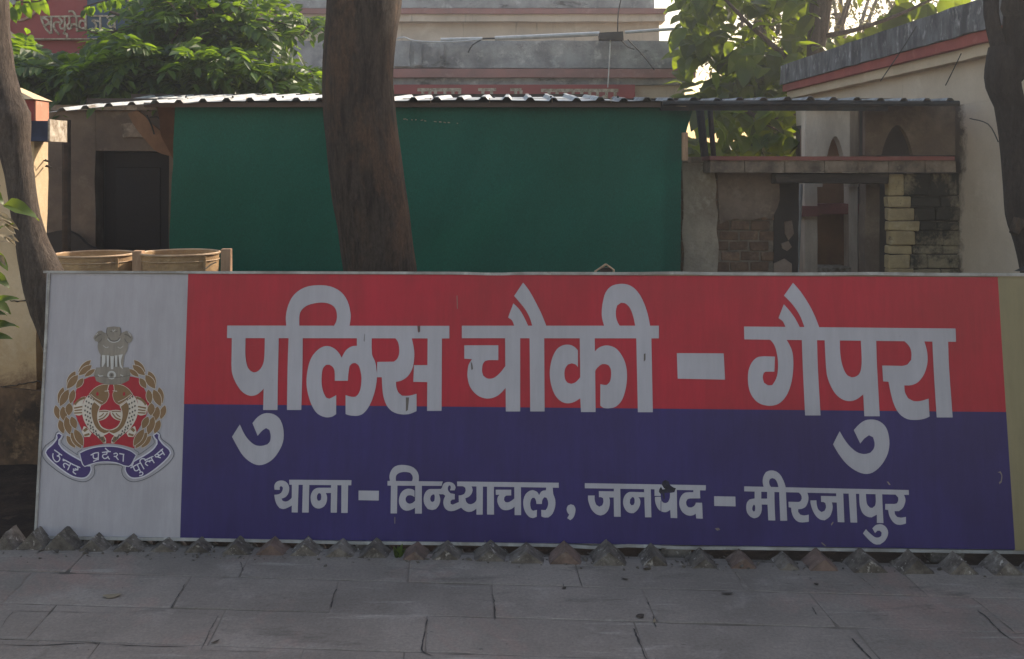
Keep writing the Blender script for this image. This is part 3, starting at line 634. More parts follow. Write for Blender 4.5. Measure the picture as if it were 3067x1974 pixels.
# lion capital
F2('lion_capital', 'grey_print', [[(628,90),(685,82),(740,88),(748,140),(775,130),(800,120),(840,150),(855,185),(840,215),(815,232),(808,280),(795,315),(770,348),(720,352),(680,348),(640,352),(580,345),(557,315),(542,260),(550,222),(520,210),(505,185),(520,155),(545,125),(575,118),(600,135),(620,140)],
   [(530,445),(820,445),(832,500),(820,560),(760,590),(680,598),(590,590),(530,565),(510,510)]], 0.0024)
F2('lion_leg', 'grey_print', [[(570,335),(780,335),(772,400),(768,450),(565,450)]], 0.0022)
F2('lion_leg', 'grey_light_print', [[(582,335),(612,338),(612,400),(590,440),(578,440)],[(622,338),(645,340),(640,440),(625,440)],[(655,345),(688,345),(682,462),(660,462)],[(695,340),(718,338),(715,440),(700,440)],[(728,335),(765,330),(748,400),(768,460),(745,440),(735,400)]], 0.0028)
F2('lion_face', 'grey_dark_print', [stroke(path_pts([(520,190),(545,165),(575,150)]), 7), stroke(path_pts([(640,180),(660,205),(690,212),(720,205),(738,180)]), 9), stroke([(655,125),(672,130)], 6), stroke([(700,130),(718,125)], 6), stroke(path_pts([(780,150),(810,160),(838,185)]), 7),
   stroke([(628,92),(622,140),(635,170)], 6), stroke([(742,92),(750,140),(738,165)], 6), stroke(path_pts([(548,225),(565,215),(580,190)]), 6), stroke(path_pts([(812,230),(795,215),(782,190)]), 6),
   stroke([(617,345),(617,440)], 6), stroke([(650,345),(650,440)], 6), stroke([(692,345),(692,440)], 6), stroke([(723,345),(728,440)], 6), stroke([(572,350),(572,440)], 5),
   stroke([(512,520),(600,528),(680,536),(760,528),(828,516)], 5)], 0.0031)
F2('lion_face', 'grey_light_print', [stroke(path_pts([(630,190),(655,215),(690,222),(725,212),(745,190)]), 7), stroke([(675,110),(680,128),(700,110)], 6), stroke([(525,160),(545,140)], 6), stroke([(815,135),(840,165)], 6),
   stroke([(548,510),(560,522),(592,520)], 9), stroke([(745,510),(770,522)], 8), stroke(path_pts([(590,250),(620,270),(640,262)]), 4), stroke(path_pts([(720,262),(745,275),(770,255)]), 4)], 0.0033)
import itertools
wheel_o = [(667 + 38 * math.cos(a * math.pi / 8), 513 + 38 * math.sin(a * math.pi / 8)) for a in range(16)]
wheel_i = [(667 + 22 * math.cos(a * math.pi / 8), 513 + 22 * math.sin(a * math.pi / 8)) for a in range(16)]
F2('wheel', 'grey_light_print', [wheel_o], 0.0029, holes=[wheel_i])
F2('wheel', 'grey_dark_print', [[(667 + 11 * math.cos(a * math.pi / 4), 513 + 11 * math.sin(a * math.pi / 4)) for a in range(8)]], 0.0031)
# ribbon
m2 = lambda p: [(2 * (1165 + (y - 700) * 0.01) - x, y) for x, y in p][::-1]
rc = [(690,668),(790,620),(930,577),(1100,556),(1280,560),(1430,590),(1560,640),(1640,700),(1600,775),(1560,850),(1520,885),(1440,872),(1320,825),(1150,806),(1000,815),(880,845),(770,885),(740,850),(712,760)]
rl = [(296,352),(330,335),(372,365),(355,400),(318,440),(315,510),(380,600),(500,690),(650,775),(720,815),(750,890),(862,892),(868,950),(830,1030),(770,1075),(680,1080),(560,1050),(400,950),(250,830),(150,730),(108,660),(130,610),(220,530),(285,450),(305,410)]
out = [(318,296),(275,335),(240,430),(100,540),(42,650),(60,740),(150,850),(330,990),(520,1100),(700,1152),(820,1137),(910,1060),(937,970),(932,885),(1040,862),(1165,856)]
F2('ribbon_outline', 'dark_print', [stroke(path_pts(out), 9), stroke(path_pts(m2(out)), 9), stroke(path_pts([(414,370),(370,480),(450,560),(560,640),(645,695),(640,655),(720,605)]), 7), stroke(path_pts(m2([(414,370),(370,480),(450,560),(560,640),(645,695),(640,655),(720,605)])), 7)], 0.0026, TF)
def outline(p, w):
    a, b = stroke(p, w, True); return a, b
for q in (rl, m2(rl)):
    F2('ribbon_border', 'ribbon_pale', [stroke(q + q[:1], 46)], 0.0022, TF)
    F2('ribbon', 'purple_print', [q], 0.0030, TF)
F2('ribbon_border', 'ribbon_pale', [stroke(rc + rc[:1], 34)], 0.0034, TF)
F2('ribbon', 'purple_print', [rc], 0.0037, TF)
ST = lambda l, w=19: [stroke(path_pts(p) if len(p) > 2 else p, w) for p in l]
F2('ribbon_lettering', 'ribbon_pale', ST([
 [(250,608),(385,705)],[(340,676),(330,700),(296,714)],[(296,714),(332,724),(346,762),(325,800),(285,812),(245,776),(226,720),(232,668)],
 [(395,765),(565,855)],[(528,845),(480,955)],[(508,880),(440,840),(408,862),(428,915)],[(425,795),(395,790)],
 [(560,855),(695,912)],[(640,890),(655,935),(600,955),(572,930)],[(600,950),(572,985),(622,1025)],[(600,925),(660,955)],
 [(872,700),(940,665),(1010,655)],[(1005,660),(1000,785)],[(915,690),(920,745),(960,760),(1002,740)],[(1002,765),(915,808)],
 [(1065,655),(1180,640),(1215,640)],[(1145,645),(1145,680),(1090,690),(1075,725),(1110,758),(1150,742),(1172,715)],[(1165,735),(1196,772)],[(1118,578),(1150,610),(1188,640)],
 [(1360,672),(1445,688)],[(1262,680),(1305,665),(1330,690),(1300,722),(1268,718)],[(1300,720),(1345,782)],[(1432,685),(1425,810)],
 [(1550,918),(1720,830)],[(1600,900),(1625,958),(1665,962),(1700,930)],[(1668,862),(1722,985)],[(1700,1005),(1738,985),(1762,1010),(1745,1040),(1700,1048)],
 [(1722,830),(1782,938)],[(1722,835),(1712,795),(1745,760),(1800,770),(1808,800)],[(1790,790),(1940,718)],[(1902,740),(1955,835)],[(1930,790),(1880,790),(1880,820)],[(1890,815),(1840,800),(1805,845),(1850,880)],
 [(1960,710),(2105,590)],[(2010,680),(2035,705),(2000,728),(1970,722)],[(2005,725),(2065,745)],[(2030,712),(2100,665)],[(2072,600),(2132,698)]]), 0.0041, TF)
# two timber props that hold the board up from behind, and the stones its foot rests on
for u, lb in ((0.5, 'left'), (1.85, 'middle'), (3.2, 'right')):
    a = BL + ux * u + vz * 0.75 + nn * 0.03; b = Vector((a.x, a.y + 0.42, 0.02))
    o = MB().tube([a, b], 0.018, 6).obj('wooden_prop', MT['old_wood']); tag(o, 'timber prop holding up the %s part of the sign board from behind' % lb, 'prop', 'props behind the sign board')
for u, lb in ((0.25, 'white panel'), (1.3, 'navy panel left of the weed'), (2.45, 'navy panel right of the middle'), (3.45, 'navy panel near its right end')):
    a = BL + ux * u + nn * 0.015
    o = MB().box((a.x - .06, a.y - .02, -0.02), (a.x + .06, a.y + .07, a.z - 0.002 + u * 0.0), 0.004).obj('footing_stone', MT['edge_brick'], bevel=0.004)
    tag(o, 'flat stone under the foot of the ' + lb, 'stone', 'stones under the sign board')

def all_children(o):
    for c in o.children: yield c; yield from all_children(c)
for o in list(all_children(sign)):
    if o.name.split('.')[0] in ('leaf_outline', 'fish', 'fish_outline', 'fish_scale', 'fish_fin', 'fish_eye', 'lion_face', 'lion_leg', 'ribbon_outline', 'ribbon_lettering', 'scratch', 'stain', 'torn_print', 'lion_capital'): o['kind'] = 'stuff'
# ================================================================== ground and paving
def gplane(name, mat, x0, x1, y0, y1, z, nx=2, ny=2, bumpy=0.0):
    m = MB(); vs = []
    for j in range(ny + 1):
        for i in range(nx + 1):
            x = x0 + (x1 - x0) * i / nx; y = y0 + (y1 - y0) * j / ny
            vs.append((x, y, z + (noise.noise(Vector((x * 2.3, y * 2.3, 0))) * bumpy + noise.noise(Vector((x * 9, y * 9, 5))) * bumpy * .4 if bumpy else 0)))
    m.add(vs, [(j*(nx+1)+i, j*(nx+1)+i+1, (j+1)*(nx+1)+i+1, (j+1)*(nx+1)+i) for j in range(ny) for i in range(nx)])
    o = m.obj(name, mat, smooth=True); return tag(o, kind='structure')
gplane('ground', MT['dirt'], -120, 120, -80, 160, -0.06)
KD = 0.065                                     # the rows run a little askew to the view
rowY = [3.735, 3.475, 3.22, 2.975, 2.73, 2.48, 2.22, 1.95, 1.6, 1.2, 0.8, 0.4, 0.0, -0.4, -0.8]
m = MB(); vs = [(-5, 3.76 + 5 * KD, -0.0017), (5, 3.76 - 5 * KD, -0.0017), (5, -0.8 - 5 * KD, -0.0017), (-5, -0.8 + 5 * KD, -0.0017)]
m.add(vs + [(x, y, -0.055) for x, y, z in vs], [(3, 2, 1, 0), (0, 1, 5, 4), (2, 3, 7, 6), (1, 2, 6, 5), (3, 0, 4, 7)])
pavement = m.obj('pavement', MT['mortar']); tag(pavement, kind='structure')
joints = {0: [-2.2, -1.6, -0.973, -0.373, 0.235, 0.80, 1.40, 1.95, 2.5], 1: [-2.3, -1.70, -1.127, -0.60, -0.063, 0.455, 1.02, 1.56, 2.1, 2.6],
          2: [-2.1, -1.50, -0.93, -0.267, 0.395, 1.08, 1.70, 2.3], 3: [-1.9, -1.25, -0.62, -0.315, 0.33, 0.95, 1.62, 2.2]}
for r in range(len(rowY) - 1):
    js = joints.get(r)
    if not js:
        js = []; x = -2.4 + U(0, .3)
        while x < 2.6: js.append(x); x += U(.5, .75)
    js = [-5.0 + U(0, .2), -4.2, -3.5, -2.9] + js + [3.1, 3.8, 4.5, 5.0]
    ya, yb = rowY[r], rowY[r + 1]
    for a, b in zip(js[:-1], js[1:]):
        g = U(0.0002, 0.0012); z0 = U(-0.0004, 0.0014); tx, ty = U(-.0004, .0004), U(-.0006, .0006)
        def pt(u, v):
            y = ya * (1 - v) + yb * v; sk = -0.061 * (y - (ya + yb) / 2)
            x = a * (1 - u) + b * u + sk
            return x, y - KD * x
        n1, n2 = max(3, int((b - a) / .05)), 5
        loop = [(i / n1, 0) for i in range(n1)] + [(1, i / n2) for i in range(n2)] + [(1 - i / n1, 1) for i in range(n1)] + [(0, 1 - i / n2) for i in range(n2)]
        top, cx, cy = [], pt(.5, .5)[0], pt(.5, .5)[1]
        for (u, v) in loop:
            x, y = pt(u, v)
            gg = g + abs(noise.noise(Vector((x * 9, y * 9, r * 3.1)))) * 0.006 + (0.006 if noise.noise(Vector((x * 3.3, y * 4, 7))) > 0.34 else 0)
            dx, dy = (gg if u == 0 else -gg if u == 1 else 0), (-gg if v == 0 else gg if v == 1 else 0)
            top.append((x + dx + U(-.0012, .0012), y + dy + U(-.0012, .0012), z0 + tx * (x - cx) * 4 + ty * (y - cy) * 6))
        N = len(top)
        ins = [(x + (cx - x) * 0.02, y + (cy - y) * 0.03, z) for x, y, z in top]
        mm = MB(); mm.add([(x, y, z) for x, y, z in ins] + [(x, y, z - 0.0014) for x, y, z in top] + [(x, y, -0.03) for x, y, z in top],
            [tuple(range(N))] + [(i, (i+1) % N, N + (i+1) % N, N + i) for i in range(N)] + [(N + i, N + (i+1) % N, 2*N + (i+1) % N, 2*N + i) for i in range(N)])
        mm.obj('paving_slab', MT['paving'], pavement)
# dirt packed in the open joints and cracks
def dirt_line(pts, w):
    q = []
    for (x, y) in path_pts(pts, 4):
        Y = FPX * CAMZ / (y - HY); q.append(Vector((X_(x, Y) + U(-.0018, .0018), Y + U(-.002, .002))))
    l, r = [], []
    for i in range(len(q)):
        d = (q[min(i+1, len(q)-1)] - q[max(i-1, 0)]).normalized(); nrm = Vector((-d.y, d.x)); ww = w * .62 * U(.3, 1.5) * (0.25 if i in (0, len(q)-1) else 1)
        l.append((*(q[i] + nrm * ww), .0022)); r.append((*(q[i] - nrm * ww), .0022))
    n = len(l); MB().add(l + r + [(x, y, -.01) for x, y, z in l + r], [(i, n+i, n+i+1, i+1) for i in range(n-1)] + [(2*n+i, 3*n+i, n+i, i) for i in (0, n-1)]).obj('crack', MT['wire'], pavement)
for pts, w in (([(720,1684),(724,1698),(728,1712)], .0022), ([(552,1752),(545,1768),(528,1795),(514,1822)], .0022), ([(1008,1765),(1000,1780),(996,1800),(990,1822)], .003), ([(1281,1856),(1274,1888),(1268,1920),(1266,1952),(1296,1966)], .0034),
   ([(1474,1783),(1480,1800),(1482,1830),(1483,1858)], .0025), ([(2552,1914),(2566,1930),(2584,1950),(2612,1978)], .0038), ([(2928,1830),(2955,1850),(2985,1882),(3010,1905),(3056,1932)], .0034), ([(1898,1884),(1906,1905),(1918,1930),(1930,1962),(1936,1980)], .0042),
   ([(0,1932),(120,1934),(260,1928),(300,1930),(420,1936),(560,1938)], .0026), ([(655,1846),(640,1870),(622,1905),(604,1948)], .0017), ([(40,1832),(180,1834),(360,1838)], .0014), ([(1940,1805),(1944,1812)], .003), ([(1956,1846),(1960,1862),(1964,1880)], .0025),
   ([(604,1950),(700,1952),(800,1953)], .0012), ([(2432,1820),(2440,1832),(2446,1842)], .0022), ([(2570,1726),(2600,1748),(2620,1765)], .0018), ([(40,1833),(24,1850),(5,1878)], .0013), ([(1686,1748),(1690,1762)], .002)):
    dirt_line(pts, w)
# garden bed behind the edging
gplane('garden_soil', MT['soil'], -3.4, 3.3, 3.66, 6.2, -0.018, 90, 40, 0.022)
bpy.data.objects['garden_soil'].rotation_euler = (0, 0, 0)
# saw-tooth edging of bricks set on their corners
edging = empty('brick_edging', at(1533, 1690, 3.66), 'saw-tooth row of upended half-buried bricks along the back of the paving', 'edging')
BR_ = [(13,1592,1650,38,0),(97,1589,1650,58,2),(181,1589,1652,62,0),(275,1611,1655,46,0),(382,1613,1655,52,0),(489,1623,1656,46,0),(591,1622,1658,46,0),(705,1623,1664,50,0),
 (810,1624,1666,50,1),(912,1624,1668,50,0),(1017,1633,1672,50,0),(1119,1631,1674,52,0),(1242,1646,1680,42,1),(1335,1641,1680,50,0),(1467,1641,1684,56,0),(1577,1645,1690,60,0),
 (1693,1643,1693,56,1),(1825,1645,1696,58,0),(1962,1656,1698,44,0),(2109,1667,1704,46,0),(2227,1667,1705,44,1),(2363,1680,1710,36,0),(2468,1670,1712,50,1),
 (2605,1670,1718,60,0),(2748,1669,1722,60,0),(2885,1674,1724,54,0),(3019,1677,1726,54,0),(3140,1680,1732,54,0),(-80,1592,1648,45,0),(-170,1590,1648,45,0)]
for (ax, ay, by, hw, red) in BR_:
    Yf = FPX * CAMZ / (by - HY) + 0.005
    A = at(ax, ay, Yf + 0.01); w = hw / FPX * Yf; h = max(A.z, 0.02) * .92; w *= .92
    L = U(0.09, 0.12); m = MB(); sec = []
    prof = [(-w * 1.5, -0.05), (-w * 0.96, 0.0), (-w * 0.5, h * 0.49), (-w * 0.07, h * 0.95), (0.0, h * 1.0), (w * 0.08, h * 0.94), (w * 0.52, h * 0.47), (w * 0.96, 0.0), (w * 1.5, -0.05)]
    ns = 4
    for k in range(ns + 1):
        y = Yf + L * k / ns
        for i, (x, z) in enumerate(prof):
            j = 0.0022 if 0 < i < 8 else 0
            sec.append((A.x + x * (1 - .06 * (k == 0)) + U(-j, j), y + U(-j, j) * 1.3, z * (1 - .05 * (k == 0)) + U(-j, j)))
    n = len(prof)
    fs = [(k*n+i, k*n+i+1, (k+1)*n+i+1, (k+1)*n+i) for k in range(ns) for i in range(n-1)] + [tuple(range(n))[::-1], tuple(range(ns*n, ns*n+n))]
    m.add(sec, fs)
    o = m.obj('brick', MT['red_edge_brick'] if red == 1 else MT['edge_brick'], edging)
# crumbs of mortar and small stones along the edging
m = MB()
for _ in range(420):
    x = U(-2.1, 2.1); y = 3.70 - KD * x * 0.75 + R.gauss(0, 0.035); s = U(0.0025, 0.008) * (2.6 if R.random() < .07 else 1)
    vs = [Vector((U(-1, 1), U(-1, 1), U(-.3, 1))).normalized() * s * U(.7, 1.2) for _ in range(7)]
    bm = bmesh.new(); [bm.verts.new(v + Vector((x, y, s * .2))) for v in vs]
    r = bmesh.ops.convex_hull(bm, input=list(bm.verts)); bm.verts.index_update(); bm.verts.ensure_lookup_table()
    m.add([v.co.copy() for v in bm.verts], [tuple(v.index for v in f.verts) for f in bm.faces]); bm.free()
for _ in range(260):
    x = U(-2.2, 2.2); y = U(2.7, 3.6); s = U(0.0012, 0.0035); vs = [Vector((x, y, 0.001)) + Vector((U(-1, 1), U(-1, 1), U(0, .8))) * s for _ in range(4)]
    m.add(vs, [(0, 1, 2), (0, 1, 3), (1, 2, 3), (0, 2, 3)])
o = m.obj('mortar_crumbs', MT['edge_brick']); tag(o, kind='stuff')
# litter of tiny dry leaves and flakes lying on soil and paving
lit = [(335,1788,.030,.010,.1,'leaf_dry'),(645,1925,.012,.004,.6,'wire'),(1918,1848,.014,.010,.3,'wire'),(2178,1781,.020,.005,0,'wire'),(2445,1752,.008,.006,0,'wire'),(1690,1764,.008,.006,.5,'wire'),(1872,1737,.012,.004,-.3,'wire'),(1960,1862,.010,.004,1.2,'leaf_dry')]
for i, (px, py, a, b, rot, mt) in enumerate(lit):
    Y = FPX * CAMZ / (py - HY); c = at(px, py, Y); vs = []
    for k in range(10):
        w = k / 10 * 2 * math.pi; x = math.cos(w) * a * (1 + .2 * math.sin(3 * w)); y = math.sin(w) * b * (1 + .2 * math.cos(4 * w))
        vs.append((c.x + x * math.cos(rot) - y * math.sin(rot), c.y + (x * math.sin(rot) + y * math.cos(rot)) * 1.6, 0.003 + abs(x) * 0.12))
    o = MB().add(vs + [(c.x, c.y, 0.006)], [(k, (k+1) % 10, 10) for k in range(10)]).obj('fallen_leaf', MT['leaf_dry'] if mt == 'leaf_dry' else MT['old_wood'])
    lb = ['curled dry leaf on the left of the paving', 'tiny dark twig on the paving near the bottom left', 'small dark crumpled leaf on the paving right of centre', 'thin black curled scrap on the paving right of centre', 'small dark seed near the edging at the right', 'dark speck of leaf near the edging below the centre', 'thin dark chip by the edging right of centre', 'pale small leaf beside a crack right of centre'][i]
    tag(o, lb, 'leaf' if 'leaf' in lb else 'litter')

# ================================================================== trees (near trunks)
def trunk_tree(name, label, Y, rows, mat, rib=0.035, ribn=7, top=(), limbs=(), roots=True, seed=0, extra_parts=()):
    """rows: (photo y, left edge x, right edge x) from the top of the picture down; top: world points above the picture"""
    pts, rad = [], []
    for (y, l, r) in rows:
        pts.append(at((l + r) / 2, y, Y)); rad.append((r - l) / 2 / FPX * Y)
    root = empty(name, (pts[-1].x, Y, 0), label, 'tree')
    # add the part above the frame
    P = [Vector(p) for p, r in top] + pts; Rr = [r for p, r in top] + rad
    # resample
    PP, RR = [], []
    for i in range(len(P) - 1):
        k = max(2, int((P[i] - P[i+1]).length / 0.035))
        a, b = P[max(i-1, 0)], P[min(i+2, len(P)-1)]; m0 = (P[i+1] - a) / 2; m1 = (b - P[i]) / 2
        for s in range(k):
            u = s / k
            PP.append(P[i]*(2*u**3-3*u*u+1) + m0*(u**3-2*u*u+u) + P[i+1]*(-2*u**3+3*u*u) + m1*(u**3-u*u)); RR.append(Rr[i] + (Rr[i+1] - Rr[i]) * (3*u*u-2*u**3))
    PP.append(P[-1]); RR.append(Rr[-1])
    n = 56; m = MB(); vs = []
    for i, p in enumerate(PP):
        t = (PP[min(i+1, len(PP)-1)] - PP[max(i-1, 0)]).normalized()
        a = t.cross(Vector((0, 1, 0))).normalized(); b = t.cross(a)
        for k in range(n):
            w = 2 * math.pi * k / n; d = a * math.cos(w) + b * math.sin(w)
            q = Vector((math.cos(w) * ribn / 2.2 + seed, math.sin(w) * ribn / 2.2, p.z * 1.1))
            ridge = noise.noise(q) * rib * 1.0 + noise.noise(Vector((math.cos(w) * ribn * 2 + seed, math.sin(w) * ribn * 2, p.z * 6))) * rib * 0.35
            flare = 1 + (max(0, 0.35 - p.z) / 0.35) ** 2 * (0.25 + 0.25 * math.sin(w * 4 + seed)) if roots else 1
            vs.append(p + d * RR[i] * (1 + ridge) * flare)
    fs = [(i*n+k, i*n+(k+1) % n, (i+1)*n+(k+1) % n, (i+1)*n+k) for i in range(len(PP)-1) for k in range(n)]
    fs += [tuple(range(n))]
    m.add(vs, fs); m.obj('trunk', mat, root, smooth=True)
    for (pp, rr) in limbs: MB().tube(path3(pp), interp(rr, len(path3(pp))), 12).obj('limb', mat, root, smooth=True)
    return root
def path3(p, k=5):
    P = [Vector(q) for q in p]; out = []
    for i in range(len(P) - 1):
        a, b = P[max(i-1, 0)], P[min(i+2, len(P)-1)]; m0 = (P[i+1] - a) / 2; m1 = (b - P[i]) / 2
        for s in range(k):
            u = s / k; out.append(P[i]*(2*u**3-3*u*u+1) + m0*(u**3-2*u*u+u) + P[i+1]*(-2*u**3+3*u*u) + m1*(u**3-u*u))
    return out + [P[-1]]
def interp(r, n):
    r = list(r) if hasattr(r, '__len__') else [r, r]
    return [r[min(int(i/(n-1)*(len(r)-1)), len(r)-2)] * (1 - (i/(n-1)*(len(r)-1) - min(int(i/(n-1)*(len(r)-1)), len(r)-2))) + r[min(int(i/(n-1)*(len(r)-1)), len(r)-2)+1] * (i/(n-1)*(len(r)-1) - min(int(i/(n-1)*(len(r)-1)), len(r)-2)) for i in range(n)]

tree_c = trunk_tree('tree', 'thick brown leaning trunk rising behind the middle-left of the sign board', 4.7,
  [(0,980,1202),(80,975,1190),(166,969,1180),(240,967,1176),(309,968,1181),(386,974,1189),(497,985,1204),(585,995,1216),(662,1010,1227),(745,1020,1237),(808,1030,1247),(950,1045,1262),(1150,1065,1285),(1330,1075,1300),(1450,1060,1320)],
  MT['bark'], 0.028, 9, top=[(Vector((-.75, 5.0, 4.1)), .13), (Vector((-.69, 4.85, 3.3)), .155), (at(1094, -120, 4.72), .175)],
  limbs=[(((-.72, 4.9, 3.5), (-1.3, 4.6, 4.4), (-2.0, 4.2, 5.0)), (.10, .05)), (((-.74, 4.95, 3.8), (-.2, 5.3, 4.8), (.8, 5.6, 5.6)), (.11, .05)), (((-.75, 5.0, 4.05), (-.9, 5.1, 5.0), (-1.0, 4.6, 6.0)), (.12, .04))], seed=3)
tree_l = trunk_tree('tree', 'crooked slender trunk at the left edge in front of the cream pillar', 4.28,
  [(-10,-85,20),(60,-90,23),(111,-92,26),(160,-88,33),(221,-70,41),(287,-48,60),(335,-38,80),(350,-38,88),(380,-25,89),(430,-6,88),(470,6,92),(518,18,98),(580,28,106),(651,39,118),(717,50,138),(760,56,156),(800,64,176),(855,74,200),(915,92,228),(978,117,250),(1100,150,285),(1300,165,300),(1500,160,320)],
  MT['bark_pale'], 0.05, 5, top=[(Vector((-2.45, 4.4, 3.7)), .06), (Vector((-2.32, 4.3, 2.9)), .07)],
  limbs=[(((-2.4, 4.35, 3.2), (-2.2, 4.2, 4.0), (-1.7, 4.0, 4.8)), (.05, .025)), (((-2.45, 4.4, 3.65), (-2.8, 4.5, 4.4), (-3.4, 4.6, 5.0)), (.055, .025))], seed=9)
# bark scar on it: small torn flakes above the board corner
tree_r = trunk_tree('tree', 'dark forked trunk at the right edge in front of the cream side wall', 4.4,
  [(150,2966,3092),(185,2958,3086),(221,2952,3066),(255,2956,3054),(309,2980,3066),(370,2990,3083),(430,2998,3102),(540,3008,3116),(635,3015,3124),(717,3040,3140),(806,3060,3162),(1000,3085,3195),(1300,3110,3230),(1530,3100,3260)],
  MT['bark_dark'], 0.05, 5, top=[], limbs=[((at(3010, 215, 4.4), at(2988, 130, 4.4), at(2972, 60, 4.4), at(2968, -40, 4.42), (2.15, 4.5, 3.2), (1.8, 4.6, 4.2)), (.058, .034, .032, .033, .034, .03)),
     ((at(3040, 215, 4.4), at(3046, 120, 4.4), at(3050, 40, 4.38), at(3060, -60, 4.36), (2.5, 4.3, 3.3), (3.0, 4.1, 4.4)), (.06, .062, .062, .06, .06, .03))], seed=21)
MB().tube([at(3055, 660, 4.34), at(3036, 700, 4.33)], [0.03, 0.02], 8).obj('branch_stub', MT['bark'], tree_r, smooth=True)

# ================================================================== left boundary wall end
lw = empty('boundary_wall', (-2.6, 5.07, 0), 'cream plastered boundary wall end with a navy band and red coping at the left', 'wall')
def wavy_box(name, mat, a, b, par, amp=0.006, step=0.06, bevel=0):
    "plastered block whose faces are slightly uneven"
    bm = bmesh.new(); bmesh.ops.create_cube(bm, size=1)
    for v in bm.verts: v.co = Vector([a[i] + (v.co[i] + .5) * (b[i] - a[i]) for i in range(3)])
    L = [b[i] - a[i] for i in range(3)]; 
    for ax in range(3):
        nseg = min(40, max(1, int(L[ax] / step)))
        for k in range(1, nseg):
            co = [0, 0, 0]; co[ax] = a[ax] + L[ax] * k / nseg; no = [0, 0, 0]; no[ax] = 1
            bmesh.ops.bisect_plane(bm, geom=bm.verts[:] + bm.edges[:] + bm.faces[:], plane_co=co, plane_no=no)
    for v in bm.verts:
        p = v.co * 3.3; q = v.co * 11
        v.co += Vector((noise.noise(p) + .5 * noise.noise(q), noise.noise(p + Vector((9, 2, 1))) + .5 * noise.noise(q + Vector((9, 2, 1))), (noise.noise(p + Vector((3, 7, 5))) + .5 * noise.noise(q)) * .6)) * amp
    me = bpy.data.meshes.new(name); bm.to_mesh(me); bm.free(); me.materials.append(mat); shade(me, True, 35)
    return link(name, me, par)
wavy_box('shaft', MT['damp_wall'], (-4.2, 5.0, -0.05), (-2.385, 5.145, 1.575), lw, 0.006)
# the lower, bulging plaster skirt that stands forward
wavy_box('plaster_skirt', MT['damp_wall'], (-4.2, 4.935, -0.05), (-2.335, 4.998, 1.08), lw, 0.016, 0.035)
wavy_box('plaster_scab', MT['damp_plinth'], (-2.62, 4.915, -0.04), (-2.30, 4.96, 0.36), lw, 0.022, 0.03)
wavy_box('band', MT['navy_paint'], (-4.2, 4.92, 1.577), (-2.279, 5.10, 1.676), lw, 0.003)
wavy_box('band_end', MT['paint_white'], (-2.278, 4.92, 1.574), (-2.268, 5.104, 1.684), lw, 0.006, 0.015)
wavy_box('red_course', MT['red_paint'], (-4.2, 5.0, 1.678), (-2.385, 5.145, 1.785), lw, 0.004)
m = MB().box((-2.384, 5.002, 1.679), (-2.378, 5.143, 1.783)); m.obj('course_lit_end', surf('sunlit_red_plaster', (0.52, 0.24, 0.16), (0.42, 0.19, 0.12), (0.56, 0.40, 0.30), 8), lw)  # salmon tone paints the sunlight on this end of the red course
m = MB(); m.add([(-4.2, 4.97, 1.787), (-2.37, 4.97, 1.787), (-2.37, 5.17, 1.787), (-4.2, 5.17, 1.787), (-4.2, 5.10, 2.25), (-2.50, 5.02, 1.845), (-2.52, 5.15, 1.855), (-4.2, 5.15, 2.25)],
  [(0,3,2,1),(0,1,5,4),(1,2,6,5),(2,3,7,6),(3,0,4,7),(4,5,6,7)]); m.obj('coping', MT['cream_left'], lw)
# cracks across the skirt
for pts in ([(0,1163),(40,1155),(75,1150),(122,1142)], [(30,900),(60,903),(90,902),(112,908)], [(70,1236),(95,1228),(122,1222)]):
    c = [at(x, y + U(-2, 2), 4.927) for x, y in path_pts(pts, 4)]
    MB().tube([p + Vector((0, 0, U(-.003, .003))) for p in c], [U(.0015, .004) for _ in c], 5).obj('crack', MT['old_wood'], lw)
for k, (x, y) in enumerate([(118, 478), (122, 495)]):
    MB().tube([at(x - 6, y, 4.998) + Vector((0.02, .04, 0)), at(x + 3, y + 7, 5.0) + Vector((0.02, .06, 0)), at(x + 14, y + 3, 5.1)], .004, 5).obj('crack', MT['old_wood'], lw)

